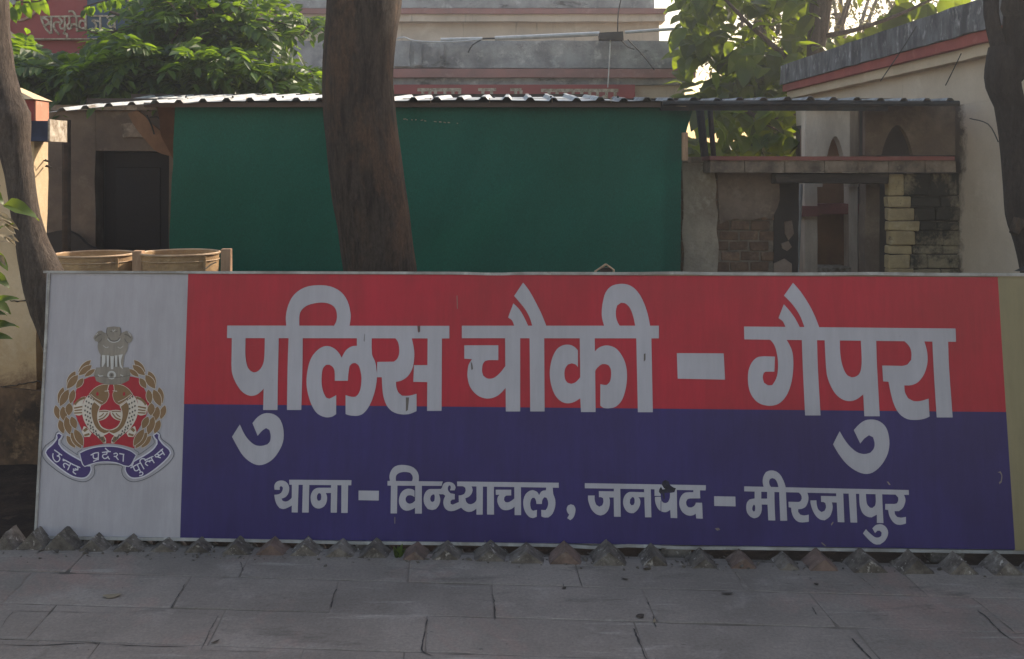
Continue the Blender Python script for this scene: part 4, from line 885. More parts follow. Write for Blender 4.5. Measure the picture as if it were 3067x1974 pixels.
# ================================================================== the shed
shed = empty('corrugated_shed', (-0.1, 6.4, 0), 'open shed with a pale corrugated sheet roof on dark posts behind the sign', 'shed')
YR0, YR1 = 5.9, 7.25
def roof_edge_py(px):
    tab = [(130, 338), (200, 333), (300, 322), (400, 313), (520, 306), (700, 303), (1200, 302), (2000, 301), (2900, 303)]
    for (a, b), (c, d) in zip(tab[:-1], tab[1:]):
        if px <= c: return b + (d - b) * (px - a) / (c - a)
    return 303
PITCH = 0.138
def sheet_profile(x):
    u = (x / PITCH) % 1.0; h = 0.019
    if u < .58: return 0
    if u < .70: return h * (u - .58) / .12
    if u < .86: return h
    if u < .98: return h * (.98 - u) / .12
    return 0
brk = [0, .2, .4, .58, .70, .78, .86, .98]
def corr(name, x0, x1, dz, y0, y1, tiltx=0.0, ext=0):
    vf = (y1 - YR0) / (YR1 - YR0)
    m = MB(); xs = []
    k = math.floor(x0 / PITCH)
    while k * PITCH < x1:
        xs += [k * PITCH + b * PITCH for b in brk if x0 <= k * PITCH + b * PITCH <= x1]; k += 1
    ny = 10; vs = []; n = len(xs)
    for j in range(ny + 1):
        for i, x in enumerate(xs):
            v = j / ny; y = y0 + (y1 - y0) * v
            px = CX + x / YR0 * FPX; ze = Z_(roof_edge_py(px), YR0)
            w_ = v * vf; zz = ze * (1 - w_) + (1.958 - .05 * min(1, max(0, (x - .4) / .8))) * w_
            zz += sheet_profile(x) + dz + noise.noise(Vector((x * 1.3, y * 1.5, 2))) * 0.008
            if j == 0: zz += noise.noise(Vector((x * 7, 3, 2))) * 0.006
            vs.append((x + tiltx * v, y + (noise.noise(Vector((x * 4, 8, 2))) * .02 if j == 0 else 0), zz))
    m.add(vs, [(j*n+i, j*n+i+1, (j+1)*n+i+1, (j+1)*n+i) for j in range(ny) for i in range(n-1)])
    t = MB(); t.v = m.v + [(x, y, z - 0.0025) for x, y, z in m.v]; N = len(m.v)
    t.f = m.f + [tuple(i + N for i in f[::-1]) for f in m.f] + [(i + 1, i, i + N, i + 1 + N) for i in range(n - 1)]
    return t.obj('roof_sheet', MT['sheet'] if x0 < .5 else MT['sheet_dull'], shed)
edges = [-2.74, -1.93, -1.10, -0.28, 0.55, 1.37, 2.10, 2.58]
for i, (a, b) in enumerate(zip(edges[:-1], edges[1:])):
    corr('roof_sheet', a, b + 0.06, 0.004 * (i % 2), YR0 + U(-.02, .02), YR1 if a < .5 else 6.45, 0.12 if i == 0 else 0.0)
# timber rail under the front edge, posts
rr = MT['dark_plaster']
MB().box((X_(430, 5.955), 5.955, Z_(321, 5.955)), (X_(2010, 5.955), 5.98, Z_(307, 5.955)), 0.002).obj('fascia_rail', surf('brown_rail', (0.11, 0.085, 0.075), None, None, 5), shed)
MB().tube([at(1985, 309, 5.93), at(2872, 310, 5.93)], .017, 8).obj('beam', MT['iron'], shed)
MB().box((X_(1980, 5.95), 5.95, Z_(331, 5.95)), (X_(2660, 5.95), 5.99, Z_(303, 5.95)), .003).obj('beam', MT['iron'], shed)
MB().tube([at(2096, 325, 6.7), at(2112, 480, 6.7), at(2130, 1140, 6.7)], .026, 8).obj('post', MT['iron'], shed)
MB().tube([at(2126, 320, 6.72), at(2138, 480, 6.72), at(2150, 1140, 6.72)], .018, 8).obj('post', MT['iron'], shed)
MB().tube([(-2.66, 5.98, 0), (-2.66, 5.98, 1.73)], .025, 8).obj('post', MT['old_wood'], shed)
for y in (6.36, 7.1):
    MB().box((-2.7, y, 1.80 + (y - 5.9) * .11), (2.5 if y < 7 else .55, y + .04, 1.835 + (y - 5.9) * .11)).obj('purlin', MT['old_wood'], shed)
for px in (560, 700, 850, 1300, 1480, 1650, 1850):        # roofing bolts
    x = X_(px, 5.99); MB().tube([(x, 5.97, Z_(303, 5.9) + .024), (x, 5.97, Z_(303, 5.9) + .036)], .006, 6).obj('bolt', MT['iron'], shed)
# back room of the shed with its doorway
hut = empty('plastered_hut', (-1.5, 7.4, 0), 'dark brown plastered hut with a dark doorway under the shed roof at the left', 'building')
xl, xa, xb, xr = X_(120, 7.3) - .6, X_(285, 7.3), X_(505, 7.3), 1.1
zt = Z_(452, 7.3)
wavy_box('wall', MT['dark_plaster'], (xl, 7.3, -.05), (xa, 7.45, 1.86), hut, .008, .12)
wavy_box('wall', MT['dark_plaster'], (xb, 7.3, -.05), (xr, 7.45, 1.86), hut, .008, .12)
wavy_box('lintel', MT['dark_plaster'], (xa + .001, 7.302, zt), (xb - .001, 7.448, 1.86), hut, .006, .12)
MB().box((xl, 9.4, -.05), (xr, 9.5, 1.86)).obj('back_wall', MT['room'], hut)
MB().box((xl, 7.451, -.05), (xl + .1, 9.399, 1.86)).obj('side_wall', MT['room'], hut)
MB().box((xr - .1, 7.451, -.05), (xr, 9.399, 1.86)).obj('side_wall', MT['room'], hut)
MB().box((xl - .05, 7.26, 1.862), (xr + .05, 9.55, 1.90)).obj('flat_roof', MT['slab'], hut)
MB().box((xa + .02, 7.42, 0), (xb - .02, 7.445, zt - .01)).obj('doorway_dark', MT['black'], hut, bevel=.003)  # black sheet and panels paint the unlit inside of the doorway
MB().box((xa + .10, 7.413, .15), (xb - .10, 7.4195, .75)).obj('doorway_dark_panel', MT['black'], hut, bevel=.003)
MB().box((xa + .10, 7.413, .85), (xb - .10, 7.4195, zt - .12)).obj('doorway_dark_panel', MT['black'], hut, bevel=.003)
hp = lambda x, z: (x, z)
def plaster_patch(name, mat, px_poly, Y, th, par):
    me_poly = [(X_(x, Y), Z_(y, Y)) for x, y in smooth_poly(px_poly, 3)]
    return MB().prism(me_poly, Y, Y + th).obj(name, mat, par)
plaster_patch('bare_patch', MT['slab'], [(362,372),(395,368),(420,380),(450,398),(446,412),(400,410),(368,412)], 7.285, .02, hut)
plaster_patch('bare_patch', MT['niche'], [(382,340),(410,330),(430,345),(455,372),(490,400),(515,430),(520,470),(470,455),(440,425),(415,395),(398,370)], 7.28, .025, hut)
plaster_patch('lit_patch', MT['lit_orange'], [(470,318),(528,318),(530,470),(518,475),(500,440),(482,405),(478,360)], 6.6, .05, hut)  # orange-brown sheet painting a patch of light beside the cloth
plaster_patch('dark_heap', MT['room'], [(135,700),(190,690),(230,705),(262,735),(300,750),(300,860),(135,860)], 7.2, .05, hut)  # low dark mound against the hut wall
MB().tube([at(440, 345, 7.25), at(455, 378, 7.25), at(462, 402, 7.24)], .006, 5).obj('hanging_wire', MT['wire'], hut)
MB().tube([at(448, 352, 7.25), at(470, 350, 7.24), at(483, 360, 7.24)], .005, 5).obj('hanging_wire', MT['wire'], hut)
# green shade cloth
def cloth():
    m = MB(); nx, nz = 150, 44; vs = []; Yc = 6.02
    for j in range(nz + 1):
        v = j / nz; py = 318 + (1270 - 318) * v
        l = 524 - 20 * min(1, v * 2) + noise.noise(Vector((0, v * 14, 1))) * 4
        tabr = [(0, 2078), (.03, 2070), (.07, 2058), (.12, 2047), (.2, 2040), (1, 2036)]
        for (a, b), (c, d) in zip(tabr[:-1], tabr[1:]):
            if v <= c: r = b + (d - b) * (v - a) / (c - a); break
        for i in range(nx + 1):
            u = i / nx; px = l + (r - l) * u
            y = Yc + 0.035 * noise.noise(Vector((u * 3.2, v * 1.1, 0))) + 0.016 * noise.noise(Vector((u * 13 + v * 2.5, v * 1.6, 4))) + 0.005 * noise.noise(Vector((u * 45 + v * 9, v * 5, 4))) + .010 * abs(math.sin(u * 34)) * (1 - v) ** 3 + .10 * max(0, u - .965) / .035 * (.3 + v) + 0.02 * math.exp(-((u - .43) / .05) ** 2) * v
            vs.append(at(px, py, y))
    m.add(vs, [(j*(nx+1)+i, j*(nx+1)+i+1, (j+1)*(nx+1)+i+1, (j+1)*(nx+1)+i) for j in range(nz) for i in range(nx)])
    o = m.obj('shade_cloth', MT['cloth'], smooth=True)
    hem = MB().tube([m.v[i] for i in range(0, nx + 1, 2)], .007, 6).obj('hem', MT['cloth'], o)
    for k in range(9):
        q = Vector(m.v[int(4 + k * 17.5)]); MB().tube([q + Vector((0, -.012, -.004)), q + Vector((0, -.02, .05))], .003, 5).obj('tie', MT['rim'], o)
    return tag(o, 'wide dark green shade cloth hung from the front edge of the shed roof', 'cloth')
cl = cloth()
for i in range(13):
    px = 1205 + i * 13.5 + U(-3, 3); py = 356 + (px - 1195) * .075
    if i in (6, 11): continue
    MB().tube([at(px, py, 6.0), at(px + U(3, 9), py + U(-2, 2), 6.0)], .0028, 4).obj('stitch', MT['paint_white'], cl)
MB().tube([at(2023, 316, 5.935), at(2055, 318, 5.935)], .004, 5).obj('tape_end', MT['paint_white'], cl)
o = MB().box((X_(2044, 5.94), 5.94, Z_(481, 5.94)), (X_(2061, 5.94), 5.975, Z_(397, 5.94)), .001).obj('batten', MT['fresh_wood'], bevel=.001)
tag(o, 'short pale timber batten beside the right edge of the green cloth', 'batten')
o.location = (0, 0, 0)

# ================================================================== cane baskets and posts behind the sign
def basket(px0, px1, pytop, label):
    Y = 5.0; cx = X_((px0 + px1) / 2, Y); r = (px1 - px0) / 2 / FPX * Y; z1 = Z_(pytop, Y)
    root = empty('cane_basket', (cx, Y, 0), label, 'basket', 'tall round cane baskets behind the sign')
    n, nz = 48, 26; m = MB(); vs = []
    for j in range(nz + 1):
        for k in range(n):
            w = 2 * math.pi * k / n; rr = r * (1 - .04 * (1 - j / nz)) * (1 + (.003 if (j + k) % 2 else -.003)) * (1 + .004 * noise.noise(Vector((math.cos(w) * 2 + px0, math.sin(w) * 2, j * .1))))
            vs.append((cx + rr * math.cos(w), Y + rr * math.sin(w), z1 * j / nz))
    m.add(vs, [(j*n+k, j*n+(k+1) % n, (j+1)*n+(k+1) % n, (j+1)*n+k) for j in range(nz) for k in range(n)])
    t = MB(); N = len(m.v); t.v = m.v + [((x - cx) * .955 + cx, (y - Y) * .955 + Y, z) for x, y, z in m.v]
    t.f = m.f + [tuple(i + N for i in f[::-1]) for f in m.f] + [(nz*n+k, nz*n+(k+1) % n, nz*n+(k+1) % n + N, nz*n+k+N) for k in range(n)]
    t.obj('wall', MT['cane'], root)
    for z, rad in ((z1, .0065), (z1 - .032, .0025), (z1 - .36, .006), (.03, .007)):
        pts = [(cx + (r * 1.012) * math.cos(a * math.pi / 24), Y + (r * 1.012) * math.sin(a * math.pi / 24), z) for a in range(49)]
        MB().tube(pts, rad, 6).obj('hoop', MT['rim'], root, smooth=True)
    for w in (-.62,):
        MB().box((cx + r * 1.02 * math.cos(w) - .007, Y + r * 1.02 * math.sin(w) - .004, .02), (cx + r * 1.02 * math.cos(w) + .007, Y + r * 1.02 * math.sin(w) + .003, z1 - .01)).obj('stave', MT['cane'], root)
    return root
basket(172, 395, 761, 'round cane basket behind the white end of the sign, left of the timber stake')
b2 = basket(428, 652, 757, 'round cane basket with an open dark rim between the two timber stakes')
MB().tube([at(615, 806, 4.83), at(632, 792, 4.83), at(648, 785, 4.84)], .0035, 5).obj('loose_cane', MT['rim'], b2)
for a, b, yt, lb in ((395, 424, 752, 'square timber stake between the two cane baskets'), (660, 688, 746, 'square timber stake right of the cane baskets')):
    Y = 4.9; o = MB().box((X_(a, Y), Y, 0), (X_(b, Y) , Y + .045, Z_(yt, Y)), .002).obj('timber_stake', MT['fresh_wood'] , bevel=.002); tag(o, lb, 'stake', 'timber stakes by the baskets')
# two sticks joined as an inverted V peeping over the board
pr = empty('stick_frame', at(1812, 1300, 4.6) * 1.0, 'pair of thin sticks meeting in a low peak just above the sign board', 'sticks')
MB().tube([at(1790, 1400, 4.6), at(1784, 812, 4.6), at(1815, 792, 4.6)], .006, 6).obj('stick', MT['rim'], pr)
MB().tube([at(1815, 792, 4.61), at(1838, 808, 4.61), at(1860, 1400, 4.61)], .005, 6).obj('stick', MT['rim'], pr)
MB().box((X_(1798, 4.63), 4.63, .3), (X_(1832, 4.63), 4.65, Z_(802, 4.63))).obj('board', MT['old_wood'], pr)

# ================================================================== brickwork and stone at the right, under the roof
bw = empty('brick_wall', (X_(2180, 6.45), 6.45, 0), 'low old brick wall with flaking lime wash right of the green cloth', 'wall')
x0, x1 = X_(2040, 6.45), X_(2318, 6.45)
MB().box((x0 + .005, 6.462, -.05), (x1 + .14, 6.62, Z_(484, 6.45))).obj('core', MT['brick_mortar'], bw)
bmesh_var = []
for k in range(4):
    m = MB().box((0, 0, 0), (.118, .03, .056), .003); bmesh_var.append(m.mesh('brick', MT['brick'], bevel=.004))
row = 0; z = .45
while z < Z_(490, 6.45) - .05:
    x = x0 - (.06 if row % 2 else 0) + U(-.01, .01)
    while x < x1 - .03:
        o = bpy.data.objects.new('brick', R.choice(bmesh_var)); COL.objects.link(o); o.parent = bw
        o.location = Vector((max(x, x0), 6.45 + U(-.006, .006), z)) - Vector(bw.location); o.rotation_euler = (0, U(-.01, .01), U(-.01, .01)); x += .128
    z += .066; row += 1
plaster_patch('lime_patch', MT['lime'], [(2044,484),(2128,484),(2138,510),(2146,560),(2143,600),(2150,640),(2146,690),(2153,740),(2147,830),(2044,830),(2050,760),(2043,700),(2048,640)], 6.437, .02, bw)
plaster_patch('mud_patch', MT['mud'], [(2150,515),(2330,515),(2335,600),(2310,660),(2290,650),(2240,660),(2200,655),(2155,672),(2152,600)], 6.436, .02, bw)
wavy_box('return', MT['room'], (x1 + .002, 6.44, -.05), (X_(2392, 6.45), 6.60, Z_(515, 6.45)), bw, .012, .06)
for p in ([(2350,665),(2372,660),(2378,700),(2362,720),(2352,700)], [(2340,730),(2362,722),(2372,740),(2358,752),(2344,745)], [(2318,790),(2350,775),(2372,790),(2372,830),(2318,830)]):
    plaster_patch('lime_patch', MT['mud'], p, 6.42, .015, bw)
wavy_box('coping', MT['slab'], (X_(2046, 6.45), 6.42, Z_(488, 6.45)), (X_(2150, 6.45), 6.63, Z_(470, 6.45)), bw, .008, .05)
# long slab over the opening
sb = empty('stone_slab', (X_(2500, 6.25), 6.3, Z_(500, 6.25)), 'long weathered slab with a red top edge spanning the dark opening', 'slab')
xs = [2126, 2230, 2350, 2470, 2570, 2660, 2770, 2865]
for a, b in zip(xs[:-1], xs[1:]):
    wavy_box('slab_block', MT['slab'], (X_(a + 1, 6.22), 6.22 + U(-.01, .01), Z_(517 - (a > 2300) * 1, 6.22)), (X_(b - 1, 6.22), 6.46, Z_(481, 6.22)), sb, .006, .05)
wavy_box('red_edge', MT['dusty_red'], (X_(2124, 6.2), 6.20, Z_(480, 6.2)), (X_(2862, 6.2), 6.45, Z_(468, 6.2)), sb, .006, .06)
tl = empty('timber_lintel', (X_(2490, 6.24), 6.3, Z_(530, 6.24)), 'dark rough timber lintel across the opening under the slab', 'lintel')
MB().box((X_(2322, 6.24), 6.24, Z_(548, 6.24)), (X_(2664, 6.24), 6.34, Z_(520, 6.24)), .008).obj('beam', MT['old_wood'], tl, bevel=.006)
MB().box((X_(2350, 6.24), 6.345, Z_(546, 6.24)), (X_(2660, 6.24), 6.42, Z_(522, 6.24)), .008).obj('beam', MT['old_wood'], tl, bevel=.006)
# pier of mouldy stone blocks
pier = empty('stone_pier', (X_(2770, 6.3), 6.35, 0), 'broad pier of mouldy yellow stone blocks under the slab at the right', 'pier')
MB().box((X_(2664, 6.3) + .01, 6.312, -.05), (X_(2880, 6.3), 6.7, Z_(519, 6.3))).obj('core', MT['room'], pier)
ys = [519, 587, 622, 662, 692, 735, 762, 805, 850, 900, 950, 1000, 1060, 1120, 1180]
for r, (a, b) in enumerate(zip(ys[:-1], ys[1:])):
    x = 2660 + U(-3, 4)
    while x < 2875:
        w = U(50, 95); xe = min(x + w, 2880)
        if 2880 - xe < 25: xe = 2880
        MB().box((X_(x + 1, 6.3), 6.29 + U(-.008, .006), Z_(b - 1, 6.3)), (X_(xe - 1, 6.3), 6.36, Z_(a + 1, 6.3)), .004).obj('stone_block', MT['stone_clean'] if x < 2675 and R.random() < .8 else MT['stone'], pier, bevel=.006)
        x = xe
wavy_box('jamb', MT['dark_plaster'], (X_(2592, 6.5), 6.5, -.05), (X_(2660, 6.5), 6.62, Z_(548, 6.5)), pier, .008, .06)
# kiosk seen through the opening
kk = empty('arched_kiosk', (X_(2500, 7.5), 7.7, 0), 'cream arched kiosk with red bands and an ochre niche behind the opening', 'kiosk')
Yk = 7.5
def arch_wall(name, mat, par, px0, px1, pyt, pyb, apx0, apx1, apy, Y, th):
    "wall with a pointed arch cut into its lower edge"
    xa, xb, zt, zb = X_(px0, Y), X_(px1, Y), Z_(pyt, Y), Z_(pyb, Y)
    ax, bx, az = X_(apx0, Y), X_(apx1, Y), Z_(apy, Y); c = (ax + bx) / 2
    arc = [(ax, zb)] + [(ax + (c - ax) * t, zb + (az - zb) * (math.sin(t * math.pi / 2) ** .8)) for t in (.12, .3, .5, .7, .88)] + [(c, az)] + [(bx + (c - bx) * t, zb + (az - zb) * (math.sin(t * math.pi / 2) ** .8)) for t in (.88, .7, .5, .3, .12)] + [(bx, zb)]
    vs, fs, n = [], [], len(arc)
    for (x, z) in arc: vs += [(x, Y, z), (x, Y, zt)]
    fs = [(2*i, 2*i+2, 2*i+3, 2*i+1) for i in range(n-1)]
    vs += [(xa, Y, zb), (xa, Y, zt), (xb, Y, zb), (xb, Y, zt)]; k = 2*n
    fs += [(k, 0, 1, k+1), (2*n-2, k+2, k+3, 2*n-1)]
    N = len(vs); vs += [(x, y + th, z) for x, y, z in vs]; fs2 = [tuple(i + N for i in f[::-1]) for f in fs]
    side = [(2*i, 2*i + N, 2*i+2+N, 2*i+2) for i in range(n-1)] + [(k, k+N, N, 0), (2*n-2, 2*n-2+N, k+2+N, k+2), (k+1, k, k+N, k+1+N)[::1], (k+2, k+3, k+3+N, k+2+N)]
    tops = [(2*i+1, 2*i+3, 2*i+3+N, 2*i+1+N) for i in range(n-1)]
    return MB().add(vs, fs + fs2 + side + tops).obj(name, mat, par)
arch_wall('arched_face', MT['kiosk'], kk, 2412, 2545, 318, 560, 2463, 2545 - 4, 408, Yk, .10)
# slanted right face of the octagon
m = MB(); a = at(2545, 318, Yk); b = at(2592, 318, Yk + .22); 
m.add([(a.x, a.y, Z_(560, Yk)), (b.x, b.y, Z_(560, Yk)), (b.x, b.y, a.z), (a.x, a.y, a.z), (a.x, a.y + .1, Z_(560, Yk)), (b.x, b.y + .1, Z_(560, Yk)), (b.x, b.y + .1, a.z), (a.x, a.y + .1, a.z)], [(0,1,2,3),(4,7,6,5),(3,2,6,7),(0,4,5,1),(1,5,6,2),(0,3,7,4)]); m.obj('slanted_face', MT['kiosk'], kk)
wavy_box('cornice', MT['kiosk'], (X_(2402, Yk), Yk - .04, Z_(322, Yk)), (X_(2560, Yk), Yk + .2, Z_(305, Yk)), kk, .004)
wavy_box('column', MT['kiosk'], (X_(2408, Yk), Yk - .02, -.05), (X_(2446, Yk), Yk + .12, Z_(545, Yk)), kk, .004)
wavy_box('column', MT['kiosk'], (X_(2556, Yk), Yk + .10, -.05), (X_(2582, Yk), Yk + .22, Z_(545, Yk)), kk, .004)
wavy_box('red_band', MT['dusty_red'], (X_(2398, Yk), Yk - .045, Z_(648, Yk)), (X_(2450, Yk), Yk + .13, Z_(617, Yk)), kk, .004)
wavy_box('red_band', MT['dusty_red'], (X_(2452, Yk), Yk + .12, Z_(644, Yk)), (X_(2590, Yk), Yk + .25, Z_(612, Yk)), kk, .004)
wavy_box('niche', MT['niche'], (X_(2440, Yk), Yk + .30, -.05), (X_(2600, Yk), Yk + .36, Z_(380, Yk)), kk, .004)
wavy_box('sill', MT['paint_white'], (X_(2452, Yk), Yk + .02, Z_(815, Yk)), (X_(2552, Yk), Yk + .28, Z_(803, Yk)), kk, .003)
wavy_box('pier_side', MT['dark_plaster'], (X_(2588, Yk), Yk + .1, -.05), (X_(2680, Yk), Yk + .3, Z_(300, Yk)), kk, .004)
o = MB().tube([at(2400, 552, 6.9), at(2392, 720, 6.9), at(2388, 840, 6.9), at(2384, 1150, 6.9)], .012, 8).obj('pipe', MT['galv'], smooth=True)
tag(o, 'thin grey upright pipe beside the cream kiosk column', 'pipe')
# dark arched wall above the slab
dw = empty('arched_rear_wall', (X_(2740, 6.34), 6.38, 1.5), 'dark brown wall with a blind pointed arch above the slab at the right', 'wall')
arch_wall('face', MT['dark_plaster'], dw, 2592, 2880, 312, 465, 2640, 2735, 375, 6.34, .05)
MB().box((X_(2592, 6.34), 6.392, Z_(465, 6.34)), (X_(2875, 6.34), 6.45, Z_(312, 6.34))).obj('recess', MT['room'], dw)  # coloured near-black for the shade inside the arch

# ================================================================== side building at the right
sbd = empty('side_building', (2.85, 7.4, 0), 'cream building along the right with a mouldy parapet and red cornice stripe', 'building')
def xw(y, off=0): return 2.81 - 0.031 * (y - 6.2) + off
def strip(name, mat, y0, y1, z0, z1, off, depth, par=sbd, ny=40, amp=.006, zj=0):
    "wall strip along the view; off = how far it stands proud (negative towards the court)"
    nz = max(1, int((z1 - z0) / .07)); m = MB(); vs = []
    for j in range(nz + 1):
        for i in range(ny + 1):
            y = y0 + (y1 - y0) * i / ny; z = z0 + (z1 - z0) * j / nz
            d = noise.noise(Vector((y * 3, z * 4, off * 9))) * amp + noise.noise(Vector((y * 12, z * 12, off * 9))) * amp * .5
            vs.append((xw(y, off) + d, y, z + (zj * noise.noise(Vector((y * 5, j * 3, 1))) if j in (0, nz) else 0)))
    n = ny + 1; fs = [(j*n+i, (j+1)*n+i, (j+1)*n+i+1, j*n+i+1) for j in range(nz) for i in range(ny)]
    N = len(vs); vs += [(x + depth, y, z) for x, y, z in vs]
    fs += [(i, i+1, i+1+N, i+N) for i in range(ny)] + [(nz*n+i, nz*n+i+N, nz*n+i+1+N, nz*n+i+1) for i in range(ny)]
    fs += [(j*n, j*n+N, (j+1)*n+N, (j+1)*n) for j in range(nz)] + [(j*n+ny, (j+1)*n+ny, (j+1)*n+ny+N, j*n+ny+N) for j in range(nz)]
    return m.add(vs, fs).obj(name, mat, par, smooth=False)
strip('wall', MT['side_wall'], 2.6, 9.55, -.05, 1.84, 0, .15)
strip('wall', MT['side_wall_top'], 2.6, 9.55, 1.841, 2.12, 0, .15)
strip('cornice', MT['cream'], 2.6, 9.6, 2.10, 2.168, -.07, .3, zj=.004)
strip('red_stripe', MT['red_paint'], 2.6, 9.6, 2.17, 2.236, -.11, .3, zj=.004)
strip('parapet', MT['mould'], 2.6, 9.62, 2.238, 2.42, -.13, .25, zj=.012, amp=.01)
MB().box((2.9, 2.6, 2.15), (6.5, 9.6, 2.2)).obj('roof', MT['slab'], sbd)
MB().box((2.9, 9.4, -.05), (6.5, 9.55, 2.14)).obj('end_wall', MT['cream'], sbd)
MB().box((2.9, 2.6, -.05), (6.5, 2.75, 2.14)).obj('end_wall', MT['cream'], sbd)

for k, p in enumerate(((at(2745, 78, 6.4), at(2700, 150, 6.45), at(2637, 243, 6.6)), (at(2879, 160, 5.8), at(2855, 210, 5.85), at(2832, 256, 5.9)), (at(2905, 355, 6.0), at(2960, 372, 5.75), at(2990, 425, 5.6)))):
    o = MB().tube(path3(p, 4), .0035, 5).obj('dangling_cable', MT['wire']); tag(o, ['thin black cable slanting down the mouldy parapet', 'thin black cable hanging over the cream cornice', 'thin cable sagging across the cream side wall to the dark trunk'][k], 'cable')
# small thing at the far right above the board
o = MB().add([at(3036, 812, 4.0), at(3075, 794, 4.0), at(3080, 812, 4.0), at(3036, 812, 4.06), at(3075, 794, 4.06), at(3080, 812, 4.06)], [(0,1,2),(3,5,4),(0,3,4,1),(1,4,5,2),(2,5,3,0)]).obj('rubber_flap', MT['iron']); tag(o, 'small black flap sticking up at the right end of the board', 'flap')

# ================================================================== far building in the middle, with parapets
fb = empty('parapet_building', (0, 13, 0), 'long low building with a mottled grey parapet and red stripe behind the shed', 'building')
def fbx(name, mat, px0, px1, py0, py1, Y, th=.3, par=fb, amp=.012, step=.25): return wavy_box(name, mat, (X_(px0, Y), Y, Z_(py1, Y)), (X_(px1, Y), Y + th, Z_(py0, Y)), par, amp, step)
YM = 12.5
wavy_box('parapet', MT['mould2'], (X_(-700, YM), YM, Z_(204, YM)), (X_(2088, YM), YM + .25, Z_(122, YM)), fb, .02, .2)
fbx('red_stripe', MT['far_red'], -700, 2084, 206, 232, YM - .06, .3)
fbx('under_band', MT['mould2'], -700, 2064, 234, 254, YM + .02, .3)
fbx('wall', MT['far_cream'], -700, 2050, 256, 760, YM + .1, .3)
MB().box((X_(-700, YM), YM + .3, Z_(204, YM) - .1), (X_(2050, YM), 16.5, Z_(204, YM))).obj('terrace', MT['slab'], fb)
YU = 15.0
fbx('upper_wall', MT['far_cream'], -300, 1975, 66, 240, YU + .1, .3)
fbx('ledge', MT['far_cream'], -300, 1992, 42, 64, YU - .05, .4)
fbx('upper_red_stripe', MT['far_red'], -300, 1998, 25, 41, YU - .1, .4)
fbx('upper_parapet', MT['mould2'], -300, 1960, -95, 24, YU - .05, .3)
MB().box((X_(-300, YU), YU + .3, Z_(24, YU)), (X_(1975, YU), 21, Z_(20, YU))).obj('upper_roof', MT['slab'], fb)
wavy_box('upper_side', MT['far_cream'], (X_(1975, YU) - .2, YU + .42, 0), (X_(1975, YU), 21, Z_(26, YU)), fb, .01, .4)
# niche with chipped plaster on the parapet
fbx('pilaster', MT['mould2'], 1240, 1262, 142, 196, YM - .04, .03)
fbx('pilaster', MT['mould2'], 1318, 1330, 128, 200, YM - .04, .03)
wavy_box('pilaster', MT['mould2'], (X_(1182, YM), YM - .04, Z_(200, YM)), (X_(1228, YM), YM - .002, Z_(128, YM)), fb, .01, .1)
# red name board on it with the tops of its letters
nb = empty('name_board', (X_(1575, YM), YM - .03, Z_(290, YM)), 'maroon name board with pale lettering half hidden by the shed roof', 'sign')
MB().box((X_(1180, YM - .03), YM - .03, Z_(345, YM)), (X_(1902, YM - .03), YM + .09, Z_(254, YM))).obj('board', MT['maroon'], nb)
def prj(Y):
    def f(px, py): return (X_(px, Y), Z_(py, Y))
    return f
gl = lambda xs, y0, y1, w: [[(x, y0), (x + w, y0), (x + w, y1), (x, y1)] for x in xs]
o = flat('lettering', MT['paint_white'], [[(1250,264),(1382,264),(1382,274),(1250,274)], [(1432,264),(1486,264),(1486,273),(1432,273)], [(1528,264),(1562,264),(1562,273),(1528,273)], [(1620,266),(1852,266),(1852,276),(1620,276)]]
  + gl((1262,1283,1300,1328,1352,1372,1442,1468,1540,1556,1640,1664,1690,1712,1738,1762,1785,1812,1838), 270, 320, 9)
  + [stroke([(1265,300),(1290,285)], 9), stroke([(1330,300),(1352,285)], 9), stroke([(1445,300),(1468,288)], 9), stroke([(1665,300),(1690,285)], 9), stroke([(1715,288),(1738,300)], 9), stroke([(1790,300),(1812,288)], 9)],
  [], 0.0, None, prj(YM - .036), None, False)
o.location = Vector((0, YM - .036, 0)) - Vector(nb.location); o.parent = nb
# conduit pipe with its junction box and cables
pp = empty('conduit', at(1560, 110, 12.3), 'long pale conduit pipe with a dark junction box above the mottled parapet', 'pipe')
MB().tube([at(1320, 119, 12.3), at(1445, 116, 12.3)], .022, 8).obj('pipe', MT['galv'], pp)
MB().tube([at(1482, 115, 12.3), at(1600, 110, 12.3), at(1795, 101, 12.3)], .028, 8).obj('pipe', MT['galv'], pp)
MB().tube([at(1872, 97, 12.3), at(2000, 88, 12.3), at(2150, 79, 12.3)], .020, 8).obj('pipe', MT['galv'], pp)
MB().box((X_(1796, 12.2), 12.2, Z_(120, 12.2)), (X_(1866, 12.2), 12.35, Z_(96, 12.2)), .01).obj('junction_box', MT['iron'], pp)
MB().tube([at(1445, 116, 12.3), at(1482, 115, 12.3)], .012, 6).obj('pipe', MT['iron'], pp)
for k, p in enumerate((((1185,118),(1210,112),(1240,122),(1300,126),(1380,124),(1440,118)), ((1440,120),(1415,135),(1402,158)), ((1828,120),(1824,200),(1820,262)), ((1858,118),(1880,140),(1900,148)), ((1880,118),(1925,165),(1960,210)), ((1850,100),(1852,40),(1862,-10)))):
    MB().tube(path3([at(x, y, 12.25) for x, y in p], 3), .008 if k else .011, 5).obj('cable', MT['galv'] if k in (0, 2) else MT['wire'], pp)

